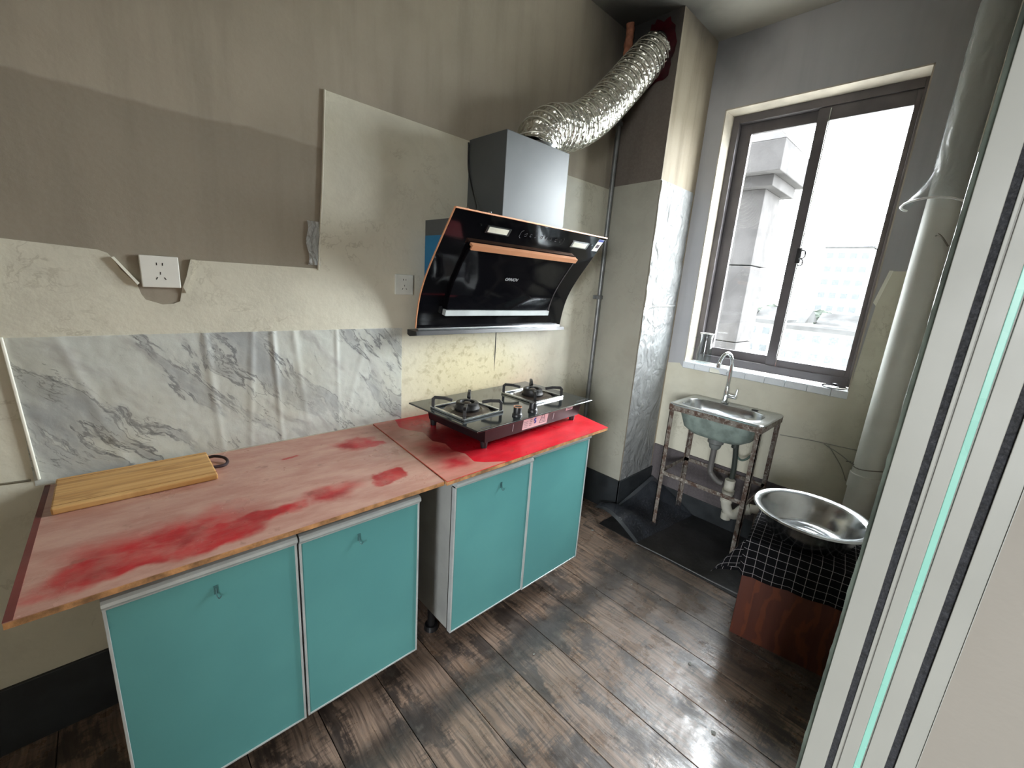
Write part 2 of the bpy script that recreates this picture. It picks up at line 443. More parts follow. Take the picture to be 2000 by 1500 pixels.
M_leaf = plain('far_foliage', srgb(34, 37, 34), .9, 0, .3, .5, spec=0)
M_bark = plain('far_bark', srgb(80, 70, 60), .9)
M_ground = plain('far_ground', srgb(150, 150, 146), .9, 0, .2, .05)
M_scrap = plain('white_scrap', srgb(216, 216, 212), .6)
M_cord = plain('black_cord_rubber', srgb(26, 26, 26), .5)

# ------------------------------------------------------------------ mesh helpers
ROOT = {}
def empty(name, loc=(0, 0, 0), label=None, cat=None, group=None, kind=None):
    o = bpy.data.objects.new(name, None)
    o.empty_display_size = .05
    o.location = loc
    COL.objects.link(o)
    ROOT[o] = Vector(loc)
    tag(o, label, cat, group, kind)
    return o
def tag(o, label=None, cat=None, group=None, kind=None):
    if label: o['label'] = label
    if cat: o['category'] = cat
    if group: o['group'] = group
    if kind: o['kind'] = kind
    return o
def root_off(o):
    while o is not None and o.parent is not None: o = o.parent
    return ROOT.get(o, Vector((0, 0, 0))) if o is not None else Vector((0, 0, 0))
def obj(name, bm, mat, parent=None, smooth=False, base=None, label=None, cat=None, group=None, kind=None):
    """links one bmesh (in world coordinates) as one object, its origin at `base` or at its thing's base"""
    if parent is None:
        off = Vector(base) if base is not None else Vector((0, 0, 0))
    else:
        off = root_off(parent)
    if off.length: bmesh.ops.translate(bm, vec=-off, verts=bm.verts)
    bmesh.ops.recalc_face_normals(bm, faces=bm.faces)
    me = bpy.data.meshes.new(name)
    bm.to_mesh(me); bm.free()
    for m in (mat if isinstance(mat, (list, tuple)) else [mat]): me.materials.append(m)
    if smooth:
        me.polygons.foreach_set('use_smooth', [True] * len(me.polygons))
        try: me.set_sharp_from_angle(angle=math.radians(40))
        except Exception: pass
    o = bpy.data.objects.new(name, me)
    COL.objects.link(o)
    if parent is None:
        o.location = off; ROOT[o] = off
    else:
        o.parent = parent
    tag(o, label, cat, group, kind)
    return o
def B(): return bmesh.new()
def xf(bm, vs, M):
    for v in vs: v.co = M @ v.co
def box(bm, x0, x1, y0, y1, z0, z1, bev=0, M=None, mi=0):
    r = bmesh.ops.create_cube(bm, size=1)
    vs = r['verts']
    for v in vs:
        v.co = Vector(((x0 + x1) / 2 + v.co.x * (x1 - x0), (y0 + y1) / 2 + v.co.y * (y1 - y0), (z0 + z1) / 2 + v.co.z * (z1 - z0)))
    fs = list({f for v in vs for f in v.link_faces})
    for f in fs: f.material_index = mi
    if bev:
        es = list({e for v in vs for e in v.link_edges})
        rb = bmesh.ops.bevel(bm, geom=es, offset=bev, segments=2, affect='EDGES', profile=.5)
        vs = list({v for f in rb['faces'] for v in f.verts} | {v for v in vs if v.is_valid})
    if M is not None: xf(bm, [v for v in vs if v.is_valid], M)
    return bm
def cyl(bm, p0, p1, r0, r1=None, seg=20, cap=True):
    p0, p1 = Vector(p0), Vector(p1)
    d = p1 - p0
    r1 = r0 if r1 is None else r1
    M = d.to_track_quat('Z', 'Y').to_matrix().to_4x4(); M.translation = (p0 + p1) / 2
    bmesh.ops.create_cone(bm, cap_ends=cap, segments=seg, radius1=r0, radius2=r1, depth=d.length, matrix=M)
    return bm
def lathe(bm, prof, c, seg=48, close=False):
    """prof = [(r, z)...] turned about a vertical axis at c"""
    cx, cy, cz = c
    rings = []
    for r, z in prof:
        if r < 1e-6: rings.append([bm.verts.new((cx, cy, cz + z))])
        else: rings.append([bm.verts.new((cx + r * math.cos(2 * PI * k / seg), cy + r * math.sin(2 * PI * k / seg), cz + z)) for k in range(seg)])
    for a, b in zip(rings, rings[1:] + ([rings[0]] if close else [])):
        for k in range(seg):
            k2 = (k + 1) % seg
            if len(a) == 1 and len(b) == 1: continue
            if len(a) == 1: bm.faces.new((a[0], b[k], b[k2]))
            elif len(b) == 1: bm.faces.new((a[k], a[k2], b[0]))
            else: bm.faces.new((a[k], a[k2], b[k2], b[k]))
    return bm
def spline(pts, n=8):
    pts = [Vector(p) for p in pts]
    out = []
    P = [pts[0] * 2 - pts[1]] + pts + [pts[-1] * 2 - pts[-2]]
    for i in range(1, len(P) - 2):
        a, b, c, d = P[i - 1:i + 3]
        for k in range(n):
            t = k / n
            out.append(.5 * ((2 * b) + (c - a) * t + (2 * a - 5 * b + 4 * c - d) * t * t + (3 * b - a - 3 * c + d) * t ** 3))
    out.append(pts[-1])
    return out
def tube(bm, path, r, seg=12, cap=True, rf=None):
    path = [Vector(p) for p in path]
    t = (path[1] - path[0]).normalized()
    up = Vector((0, 0, 1)) if abs(t.z) < .9 else Vector((1, 0, 0))
    nrm = t.cross(up).normalized()
    rings = []
    for i, p in enumerate(path):
        t = (path[min(i + 1, len(path) - 1)] - path[max(i - 1, 0)]).normalized()
        nrm = (nrm - t * nrm.dot(t)).normalized()
        bn = t.cross(nrm)
        ring = []
        for k in range(seg):
            a = 2 * PI * k / seg
            q = rf(i, a) if rf else r
            ring.append(bm.verts.new(p + (nrm * math.cos(a) + bn * math.sin(a)) * q))
        rings.append(ring)
    for a, b in zip(rings, rings[1:]):
        for k in range(seg): bm.faces.new((a[k], a[(k + 1) % seg], b[(k + 1) % seg], b[k]))
    if cap:
        bm.faces.new(rings[0][::-1]); bm.faces.new(rings[-1])
    return bm
def prism(bm, poly, fn, t0, t1):
    """poly (a,b) swept from t0 to t1; fn(a,b,t) -> xyz"""
    A = [bm.verts.new(fn(a, b, t0)) for a, b in poly]
    C = [bm.verts.new(fn(a, b, t1)) for a, b in poly]
    bm.faces.new(A); bm.faces.new(C[::-1])
    n = len(poly)
    for i in range(n): bm.faces.new((A[i], C[i], C[(i + 1) % n], A[(i + 1) % n]))
    return bm
XZ = lambda a, b, t: (a, t, b)      # polygon on a wall that faces -y
YZ = lambda a, b, t: (t, a, b)
XY = lambda a, b, t: (a, b, t)
def grid(bm, nu, nv, fn, thick=0, uvfn=None):
    V = [[bm.verts.new(fn(i / nu, j / nv)) for j in range(nv + 1)] for i in range(nu + 1)]
    uvl = bm.loops.layers.uv.new('UVMap') if uvfn else None
    for i in range(nu):
        for j in range(nv):
            f = bm.faces.new((V[i][j], V[i + 1][j], V[i + 1][j + 1], V[i][j + 1]))
            if uvl:
                for l, (a, c) in zip(f.loops, ((i, j), (i + 1, j), (i + 1, j + 1), (i, j + 1))): l[uvl].uv = uvfn(a / nu, c / nv)
    if thick: bmesh.ops.solidify(bm, geom=bm.faces[:], thickness=thick)
    return bm
def pts(bm):
    return bm
def rot_z(c, a):
    return Matrix.Translation(Vector(c)) @ Matrix.Rotation(a, 4, 'Z')
def text(name, s, size, M, mat, parent, depth=.0006, shear=0.):
    cu = bpy.data.curves.new(name, 'FONT')
    cu.body = s; cu.size = size; cu.extrude = depth; cu.align_x = 'CENTER'; cu.align_y = 'CENTER'; cu.shear = shear
    cu.resolution_u = 2
    tmp = bpy.data.objects.new('tmp', cu); COL.objects.link(tmp)
    dg = bpy.context.evaluated_depsgraph_get()
    me = bpy.data.meshes.new_from_object(tmp.evaluated_get(dg))
    bm = B(); bm.from_mesh(me)
    bpy.data.objects.remove(tmp); bpy.data.curves.remove(cu); bpy.data.meshes.remove(me)
    xf(bm, bm.verts, M)
    return obj(name, bm, mat, parent)
def frame_M(o, ex, ey):
    ex = Vector(ex).normalized(); ey = Vector(ey).normalized(); ez = ex.cross(ey).normalized(); ey = ez.cross(ex)
    m = Matrix((ex, ey, ez)).transposed().to_4x4(); m.translation = Vector(o)
    return m

# ------------------------------------------------------------------ the room
L, D, ZC = 2.65, 1.60, 2.77            # window wall, cabinet wall, ceiling
XL = -1.7                              # left end of the kitchen
def struct(name, bm, mat, parent=None, **k):
    return obj(name, bm, mat, parent, kind='structure' if parent is None else None, **k)

floor = struct('floor', box(B(), -3.2, L + .25, -3.7, D + .2, -.12, -.004), M_slab)
k = 0
x = .157 - 10 * .2
while x < L:
    x0, x1 = max(x, XL), min(x + .2, L)
    random.seed(int(x * 1000) + 5)
    cut = random.choice([-1.1, -.6, .0, 9, 9]) if x1 > .4 else random.uniform(-.9, .6)
    if cut > 1: spans = [(-1.6, D)]
    else: spans = [(-1.6, cut), (cut, D)]
    for a, c in spans:
        if x1 - x0 < .02: continue
        bm = box(B(), x0 + .0013, x1 - .0013, a + .001, c - .001, -.004, 0, .0012)
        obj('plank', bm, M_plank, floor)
    x += .2
random.seed(11)
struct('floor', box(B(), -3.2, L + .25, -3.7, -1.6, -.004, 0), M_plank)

struct('wall_left', box(B(), XL, L + .25, D, D + .15, 0, ZC), M_plaster)
CX, CY = 2.239, 1.27                   # corner of the boxed-in shaft
bm = box(B(), CX, L, CY, D, 0, ZC)
bm.faces.ensure_lookup_table()
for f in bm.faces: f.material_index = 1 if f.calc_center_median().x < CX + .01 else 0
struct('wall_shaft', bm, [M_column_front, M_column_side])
WY0, WY1, WZ0, WZ1 = .315, 1.168, .941, 2.412
bm = B()
box(bm, L, L + .2, -.1, D, 0, WZ0); box(bm, L, L + .2, -.1, D, WZ1, ZC)
box(bm, L, L + .2, -.1, WY0, WZ0, WZ1); box(bm, L, L + .2, WY1, D, WZ0, WZ1)
struct('wall_window', bm, M_far)
# plastered reveal of the window, paler than the sooty wall
bm = B()
box(bm, L + .001, L + .2, WY1 - .006, WY1 + .001, .981, WZ1, 0); box(bm, L + .001, L + .2, WY0, WY1, WZ1 - .006, WZ1 + .001)
box(bm, L + .001, L + .2, WY0 - .001, WY0 + .006, .981, WZ1)
struct('trim_1', bm, plain('pale_reveal_plaster', srgb(190, 182, 168), .8, 0, .12, 6, .2, 30))
struct('wall_right', box(B(), .60, L + .2, -.10, -.01, 0, ZC), M_lime)
struct('wall_end', box(B(), XL - .15, XL, -.1, D, 0, ZC), M_plaster)
struct('ceiling', box(B(), -3.2, L + .25, -3.7, D + .2, ZC, ZC + .12), M_ceil)
# lintel and left cheek of the opening the camera stands in, and the room behind
struct('wall_lintel', box(B(), XL, .60, -.10, -.01, 2.25, ZC), M_lime)
struct('wall_cheek', box(B(), XL, -1.25, -.10, -.01, 0, 2.25), M_lime)
struct('wall_hall_back_unseen', box(B(), -3.2, L + .25, -3.7, -3.55, 0, ZC), M_lime)  # plain unseen back wall of the hall
bm = B()
box(bm, -3.2, -3.05, -3.55, -2.1, 0, ZC); box(bm, -3.2, -3.05, -.5, -.1, 0, ZC); box(bm, -3.2, -3.05, -2.1, -.5, 0, .9); box(bm, -3.2, -3.05, -2.1, -.5, 2.1, ZC)
struct('wall_hall_unseen', bm, M_lime)  # unseen hall wall; its opening is added to light the kitchen
struct('wall_hall_right', box(B(), L + .1, L + .25, -3.7, -.1, 0, ZC), M_lime)
struct('wall_hall_left', box(B(), -3.2, XL, -.10, -.01, 0, ZC), M_lime)

# skirtings
struct('baseboard_left', box(B(), XL, CX, D - .012, D, 0, .21, .002), M_skirt)
bm = box(B(), CX - .012, CX, CY - .012, D, 0, .225, .002)
struct('baseboard_shaft', bm, M_skirt)
struct('baseboard_shaft_front', box(B(), CX - .012, L, CY - .013, CY, 0, .225, .002), M_skirt)
struct('baseboard_window', box(B(), L - .012, L, 0, CY, .0, .39, .002), M_dado)
struct('baseboard_window_low', box(B(), L - .018, L, 0, CY, .0, .12, .002), M_skirt)

# ------------------------------------------------------------------ papers and films stuck on the walls
pl = [(XL, 1.416), (-.161, 1.416), (.004, 1.406), (.022, 1.399), (.030, 1.388), (.043, 1.359), (.074, 1.319), (.080, 1.293), (.088, 1.278), (.105, 1.272),
      (.124, 1.265), (.150, 1.268), (.165, 1.275), (.168, 1.29), (.174, 1.317), (.187, 1.350), (.193, 1.374), (.200, 1.396), (.557, 1.396),
      (.567, 1.388), (.606, 1.966), (1.2, 1.963), (CX, 1.963), (CX, .21), (XL, .21)]
wp = empty('wallpaper', (.6, D, .21), 'cream marbled wallpaper covering the lower cabinet wall, torn around the sockets', 'wallpaper')
obj('paper_sheet', prism(B(), pl, XZ, D - .003, D - .0006), M_cream, wp)
bm = B()   # rolled back flap left of the socket, white inside
prism(bm, [(.028, 1.389), (.034, 1.391), (.079, 1.324), (.074, 1.319)], XZ, D - .012, D - .002)
obj('folded_edge', bm, M_papercore, wp)
bm = B()
prism(bm, [(.200, 1.397), (.212, 1.397), (.203, 1.36), (.190, 1.33), (.181, 1.30), (.175, 1.317), (.187, 1.350), (.193, 1.374)], XZ, D - .008, D - .0025)
obj('curled_edge', bm, M_cream, wp)
bm = B()
tube(bm, spline([(.563, D - .004, 1.39), (.585, D - .006, 1.66), (.604, D - .004, 1.966)], 6), .0035, 6)
obj('raised_edge', bm, M_cream, wp)
bm = grid(B(), 8, 24, lambda u, v: (.530 + .040 * u + .004 * math.sin(v * 9) * (1 - u), D - .005 - .004 * abs(mn.noise((u * 6, v * 22, 1))), 1.407 + .145 * v), .001)
obj('crumpled_tape', bm, crinkle_mat('crumpled_tape', srgb(206, 208, 204), .6, 30, .4), wp, True, label='crumpled clear tape at the paper corner')
bm = B()
tube(bm, [(XL, D - .003, .803), (-.25, D - .003, .806), (-.193, D - .003, .802)], .003, 6)
obj('seam', bm, plain('seam_brown', srgb(110, 104, 86), .7), wp)  # brown line along the paper seam
bm = B()
prism(bm, [(1.412, 1.20), (1.420, 1.15), (1.4215, 1.02), (1.4195, .945), (1.4165, 1.02), (1.4145, 1.13)], XZ, D - .0035, D - .002)
obj('split', bm, M_hole, wp, label='dark vertical split behind the hob')

def marble_pt(u, v):
    x = -.187 + 1.079 * u
    z = .783 + (1.180 - .783) * v
    d = 0
    for cx, a, s, lean in ((.215, .006, .010, .02), (.345, .005, .009, -.03), (.405, .007, .008, .01), (.47, .004, .010, .04), (.62, .004, .007, 0), (-.10, .003, .012, .1), (.75, .003, .012, -.12)):
        t = (x - cx - lean * (1 - v)) / s
        d += a * math.exp(-t * t) * (.3 + .7 * v) * (.6 + .4 * mn.noise((cx * 9, v * 5, 0)))
    d += .0025 * max(0, mn.noise((x * 9 + z * 4, z * 9, 3))) + .0012 * abs(mn.noise((x * 30, z * 30, 8)))
    return (x, D - .0032 - d, z)
obj('marble_film', grid(B(), 260, 60, marble_pt, .0008), M_marble, None, True, base=(-.187, D - .003, .783),
    label='white and grey marble-patterned adhesive film behind the long worktop', cat='wall film')
bm = box(B(), -.195, -.188, D - .010, D - .002, .80, 1.182, .002)
xf(bm, bm.verts, Matrix.Translation((-.19, 0, 1.18)) @ Matrix.Rotation(math.radians(-2.0), 4, 'Y') @ Matrix.Translation((.19, 0, -1.18)))
obj('paper_roll_edge', bm, M_papercore, wp)

obj('side_paper', prism(B(), [(CY + .001, .225), (D - .004, .225), (D - .004, 1.972), (CY + .001, 1.982)], YZ, CX - .003, CX - .0006), M_cream_shade, None,
    base=(CX, 1.43, .225), label='cream paper, darkened to paint in the shade on this side of the wall shaft, beside the thin conduit', cat='wallpaper')
def filmpt(u, v):
    x = CX + .001 + (L - .03 - CX) * u
    z = .225 + 1.757 * v
    am = .0015 + .010 * max(0, min(1, (z - .75) / .5))
    if z > 1.975: am *= .3
    r = abs(mn.noise((x * 6 + z * 2.2, z * 5.5 - x * 3, 1.3))) + .6 * abs(mn.noise((x * 16 - z * 7, z * 9 + x * 9, 4.2)))
    ln = abs(math.sin((x * 9 + z * 13) + 4 * mn.noise((x * 3, z * 2.5, 7)))) ** 6
    return (x, CY - .0035 - am * (.9 * r + .35 * ln * max(0, mn.noise((x * 4, z * 3, 9)))), z)
cf = empty('foil_film', (2.43, CY, .225), 'wrinkled glossy white film on the bright front of the wall shaft', 'wall film')
obj('film_sheet', grid(B(), 60, 260, filmpt, .0008), M_film_white, cf, True)
bm = B(); tube(bm, spline([(2.24, CY - .008, 1.312), (2.4, CY - .012, 1.315), (2.61, CY - .008, 1.32)], 6), .003, 6)
obj('horizontal_crease', bm, M_film_white, cf, True)
pf = [(0, .39), (CY, .39), (CY, .955), (1.19, .965), (WY1, .940), (.318, .940), (.300, 1.418), (.271, 1.564), (0, 1.57)]
wf = empty('wallpaper', (L, .6, .39), 'dingy cream paper on the window wall below the sill and beside the grey pipe', 'wallpaper')
obj('paper_sheet', prism(B(), pf, YZ, L - .003, L - .0006), M_cream, wf)
bm = B(); prism(bm, [(.271, 1.566), (.284, 1.566), (.312, 1.418), (.300, 1.405)], YZ, L - .009, L - .002)
obj('folded_edge', bm, M_papercore, wf)
bm = B()
tube(bm, spline([(L - .006, .56, .676), (L - .006, .42, .69), (L - .006, .30, .697), (L - .006, .20, .702)], 6), .0028, 6)
tube(bm, spline([(L - .006, .36, .69), (L - .006, .28, .655), (L - .006, .22, .62)], 6), .0024, 6)
tube(bm, spline([(L - .006, .34, .69), (L - .006, .27, .60), (L - .006, .235, .53)], 6), .002, 6)
obj('crease', bm, M_cream_shade, wf, True)

# ------------------------------------------------------------------ window
win = empty('window_1', (L, .74, WZ0), 'dark bronze two-sash sliding window in the far wall', kind='structure')
FX = L + .115                           # inner face of the frame
y0, y1, z0, z1 = WY0 + .006, WY1 - .006, .983, WZ1 - .006
def rect_frame(bm, x0, x1, y0, y1, z0, z1, wl, wr, wb, wt):
    box(bm, x0, x1, y0, y0 + wr, z0, z1, .002); box(bm, x0, x1, y1 - wl, y1, z0, z1, .002)
    box(bm, x0, x1, y0 + wr, y1 - wl, z0, z0 + wb, .002); box(bm, x0, x1, y0 + wr, y1 - wl, z1 - wt, z1, .002)
    return bm
obj('frame', rect_frame(B(), FX, FX + .08, y0, y1, z0, z1, .035, .024, .045, .040), M_frame, win)
ym = .712
s1 = obj('sash', rect_frame(B(), FX + .040, FX + .062, ym - .02, y1 - .035, z0 + .045, z1 - .04, .062, .055, .05, .055), M_frame, win)
obj('pane', box(B(), FX + .048, FX + .053, ym + .035, y1 - .097, z0 + .095, z1 - .095), M_pane, s1)
s2 = obj('sash', rect_frame(B(), FX + .010, FX + .032, y0 + .024, ym + .03, z0 + .035, z1 - .04, .050, .022, .05, .065), M_frame, win)
obj('pane', box(B(), FX + .018, FX + .023, y0 + .046, ym - .02, z0 + .085, z1 - .105), M_pane, s2)
bm = box(B(), FX + .004, FX + .010, ym - .028, ym - .022, z0 + .04, z1 - .05, .0015)
obj('bright_bead', bm, M_chrome, s2, label='thin bright bead on the meeting stile')
bm = B(); box(bm, FX - .004, FX + .010, ym - .035, ym - .01, 1.60, 1.68, .003)
tube(bm, spline([(FX - .004, ym - .03, 1.67), (FX - .02, ym - .055, 1.66), (FX - .02, ym - .055, 1.63), (FX - .004, ym - .03, 1.625), (FX - .02, ym - .05, 1.615), (FX - .02, ym - .05, 1.59), (FX - .002, ym - .03, 1.59)], 5), .004, 8)
obj('latch', bm, M_blackpl, s2, True)
sill = obj('window_sill', box(B(), L + .008, FX + .08, WY0, WY1, WZ0 + .001, .974), M_papercore, win)
edges = [1.168, 1.093, 1.000, .896, .797, .694, .593, .490, .385, .315]
for i, (a, c) in enumerate(zip(edges, edges[1:])):
    if i == 2:   # the broken one
        bm = prism(B(), [(a - .001, .980), (c + .001, .980), (c + .001, .944), (c + .035, .945), (c + .05, .966), (a - .02, .972), (a - .001, .972)], YZ, L - .006, L + .008)
    else: bm = box(B(), L - .006, L + .008, c + .001, a - .001, .942, .980, .001)
    obj('tile', bm, M_tile, sill)
    obj('tile', box(B(), L + .0085, L + .112, c + .001, a - .001, .974, .981, .001), M_tile, sill)

# ------------------------------------------------------------------ outside
pil = empty('pillar', (3.6, 1.34, -4), 'pale rendered pillar with stepped capital just outside the left pane', 'pillar')
for a, c in ((-4, 1.055), (1.062, 1.63), (1.637, 2.16)):
    obj('shaft_block', box(B(), 3.5, 3.85, 1.163, 1.53, a, c, .004), M_stone, pil)
obj('capital', box(B(), 3.42, 3.95, 1.10, 1.60, 2.16, 2.235, .004), M_stone, pil)
obj('capital', box(B(), 3.34, 4.0, 1.045, 1.66, 2.235, 2.43, .006), M_stone, pil)
bm = B(); prism(bm, [(3.34, 1.045), (4.0, 1.045), (4.0, 1.66), (3.34, 1.66)], XY, 2.43, 2.435)
v = [q for q in bm.verts if q.co.z > 2.432]
for q in v: q.co = Vector((3.67 + (q.co.x - 3.67) * .55, 1.40 + (q.co.y - 1.35) * .62, 2.60))
obj('capital_cap', bm, M_stone, pil)
obj('shaft_block', box(B(), 3.5, 3.85, 1.21, 1.53, 2.60, 4.2, .004), M_stone, pil)
struct('ground', box(B(), 30, 900, -500, 700, -26, -25), M_ground)
def building(x, y0, y1, zt, dep, cols, rows, label, wz=1.5, ww=1.6, gap=3.2, roof=None, first=2.0, z0=-25):
    t = empty('building', (x, (y0 + y1) / 2, z0), label, 'building', )
    obj('wall', box(B(), x, x + dep, y0, y1, z0, zt), M_bld, t)
    bm = B()
    if roof == 'pitched':
        prism(bm, [(x - .6, zt), (x + dep / 2, zt + dep * .28), (x + dep + .6, zt)], lambda a, b, t: (a, t, b), y0 - .6, y1 + .6)
    else:
        box(bm, x - .3, x + dep + .3, y0 - .3, y1 + .3, zt, zt + .5)
    obj('roof', bm, M_bldroof, t)
    n = 0
    for r in range(rows):
        for c in range(cols):
            yc = y0 + (c + .5) * (y1 - y0) / cols
            zc = zt - first - r * gap
            wn = obj('window', box(B(), x - .06, x + .2, yc - ww / 2 - .12, yc + ww / 2 + .12, zc - wz / 2 - .12, zc + wz / 2 + .12), M_bld, t)
            obj('pane', box(B(), x - .10, x + .1, yc - ww / 2, yc + ww / 2, zc - wz / 2, zc + wz / 2), M_bldwin, wn)
    return t
building(150, 20.5, 31, 16.5, 14, 4, 9, 'tall pale apartment tower seen through the right pane', gap=3.6)
building(62, 7.5, 15.8, -2.0, 9, 5, 2, 'low white block with two rows of dark windows, low in the right pane', gap=2.2, ww=.9, wz=.9, first=.9)
building(66, 17.5, 24.5, -1.8, 9, 4, 2, 'low white block beside the pillar, low in the left pane', gap=2.4, ww=.9, wz=.9, first=1.0)
building(110, 24, 33, -3.0, 10, 3, 1, 'pitched-roof house right of the pillar, below the trees', roof='pitched', first=1.4)
building(120, 15, 23, -3.6, 10, 3, 1, 'pitched-roof house in front of the apartment tower', roof='pitched', first=1.4)
building(105, 34.5, 42, -2.6, 10, 3, 1, 'pitched-roof house partly behind the pillar', roof='pitched', first=1.4)
def tree(x, y, zt, r, label, seed):
    t = empty('tree', (x, y, -25), label, 'tree', 'trees between the houses')
    bm = B(); cyl(bm, (x, y, -25), (x, y, zt - r), .35, .2, 8)
    obj('trunk', bm, M_bark, t)
    bm = B()
    bmesh.ops.create_icosphere(bm, subdivisions=4, radius=r)
    for q in bm.verts:
        n = q.co.normalized()
        d = 1 + .35 * mn.noise(n * 2.3 + Vector((seed, 0, 0))) + .22 * mn.noise(n * 6 + Vector((0, seed, 0)))
        q.co = Vector((n.x * r * d + x, n.y * r * 1.5 * d + y, n.z * r * .8 * d + zt - r * .8))
    obj('crown', bm, M_leaf, t, True)
for i, (x, y, zt, r, l) in enumerate(((150, 55, .6, 3.6, 'round tree top nearest the pillar'), (142, 38.5, -.2, 3.2, 'grey-green tree left of the meeting stile'), (138, 27, -.6, 3.0, 'tree just right of the meeting stile'),
        (134, 19.5, -2.0, 2.4, 'tree in front of the apartment tower'), (85, 12.5, -4.0, 2.0, 'tree behind the low white block on the right'), (84, 20.5, -3.5, 1.9, 'tree behind the low white block on the left'), (98, 18, -4.2, 1.9, 'tree between the low blocks'))):
    tree(x, y, zt, r, l, i * 3.7)

# ------------------------------------------------------------------ base cabinets
def hook_bm(x, z, y):
    bm = B()
    box(bm, x - .004, x + .004, y - .0015, y, z - .006, z + .016, .0005)
    tube(bm, spline([(x, y - .002, z + .010), (x, y - .004, z - .004), (x + .001, y - .007, z - .012), (x + .004, y - .010, z - .014), (x + .008, y - .010, z - .009)], 4), .0014, 6)
    return bm
def door(parent, x0, x1, z0, z1, y, hook=None):
    """y = front face; aluminium frame all round with a fat rounded pull rail on top"""
    d = obj('door', box(B(), x0 + .004, x1 - .004, y + .002, y + .016, z0 + .004, z1 - .02), M_teal, parent)
    bm = B()
    box(bm, x0, x0 + .0055, y - .001, y + .018, z0, z1 - .02, .001); box(bm, x1 - .0055, x1, y - .001, y + .018, z0, z1 - .02, .001)
    box(bm, x0 + .0055, x1 - .0055, y - .001, y + .018, z0, z0 + .005, .001)
    obj('edge_strip', bm, M_alu, d)
    bm = B()
    prof = [(y + .018, z1 - .026), (y - .001, z1 - .026), (y - .0015, z1 - .022), (y - .006, z1 - .020), (y - .010, z1 - .014), (y - .009, z1 - .007), (y - .004, z1 - .002), (y + .004, z1), (y + .018, z1)]
    prism(bm, prof, YZ, x0, x1)
    obj('pull_rail', bm, M_alu, d)
    if hook: obj('hook', hook_bm(hook[0], hook[1], y + .0015), M_teal if False else plain('teal_grey_hook', srgb(70, 112, 114), .3, .2), d)
    return d
def cabinet(x0, x1, zt, zb, doors, label, yb=D - .03, yf=1.052):
    t = empty('base_cabinet', ((x0 + x1) / 2, (yb + yf) / 2, 0), label, 'cabinet', 'teal base cabinets')
    th = .016
    for a in (x0, x1 - th): obj('side_panel', box(B(), a, a + th, yf, yb, zb, zt - .02, .001), M_white, t)
    obj('back_panel', box(B(), x0 + th, x1 - th, yb - .008, yb, zb, zt - .02), M_white, t)
    obj('bottom_panel', box(B(), x0 + th, x1 - th, yf, yb - .008, zb, zb + th), M_white, t)
    obj('top_panel', box(B(), x0 + th, x1 - th, yf, yb - .008, zt - .02 - th, zt - .02), M_white, t)
    obj('gasket', box(B(), x0, x0 + .012, yf - .004, yf - .0005, zb, zt - .03), M_dark_gap, t)
    for d in doors: door(t, *d)
    for fx in (x0 + .05, x1 - .05):
        for fy in (yf + .17, yb - .06):
            bm = B(); cyl(bm, (fx, fy, 0), (fx, fy, .02), .03, .026, 16); cyl(bm, (fx, fy, .02), (fx, fy, zb), .016, .018, 16)
            obj('foot', bm, M_blackpl, t, True)
    return t
YD = 1.030
cabinet(-.071, .641, .744, .165, [(-.071, .2855, .160, .744, YD, (.112, .668)), (.2905, .6405, .163, .741, YD, (.447, .668))],
        'left wide base cabinet with two teal doors and a hook on each')
cabinet(.776, 1.513, .749, .150, [(.776, 1.1415, .145, .747, YD, (.985, .667)), (1.1435, 1.513, .138, .764, YD + .001)],
        'right base cabinet with two teal doors hanging unevenly, under the gas hob')

# worktops
def slab(name, poly, zt, th, top_mat, label, cat, loc):
    t = empty(name, loc, label, cat)
    obj('plywood', prism(B(), poly, XY, zt - th, zt - .0016), M_ply, t)
    obj('top_skin', prism(B(), poly, XY, zt - .0016, zt), top_mat, t)
    return t
ZT = .780
w1 = slab('worktop', [(-.186, 1.0), (.710, 1.0), (.757, D - .005), (-.17, D - .005)], ZT, .014, M_board1,
     'long worktop board with faded pink film and worn red stains', 'worktop', (.28, 1.3, ZT - .014))
obj('edge_tape', prism(B(), [(-.1865, 1.0), (-.1705, D - .006), (-.160, D - .006), (-.174, 1.0)], XY, ZT, ZT + .0008), plain('maroon_edge_tape', srgb(112, 48, 44), .5), w1)
w2 = slab('worktop', [(.7135, .990), (1.612, 1.008), (1.735, D - .005), (.7605, D - .005)], ZT + .0015, .014, M_board2,
     'short bright red worktop board under the gas hob', 'worktop', (1.2, 1.3, ZT - .010))
# left support under the board end reaches the wall: batten on the wall
obj('batten', box(B(), -.16, .70, D - .035, D - .006, ZT - .05, ZT - .0145, .002), M_ply, w1)
obj('batten', box(B(), .80, 1.60, D - .035, D - .006, ZT - .046, ZT - .0128, .002), M_ply, w2)
patch = [(.7137, .9905), (.968, .997), (.90, 1.035), (.875, 1.06), (.89, 1.13), (.87, 1.18), (.885, 1.25), (.86, 1.30), (.88, 1.40), (.845, 1.45), (.83, 1.50), (.86, D - .006), (.7607, D - .0055)]
bm = prism(B(), patch, XY, ZT + .0015, ZT + .0024)
obj('film_patch', bm, M_patch, w2, label='pale pink peeling film over the left end')

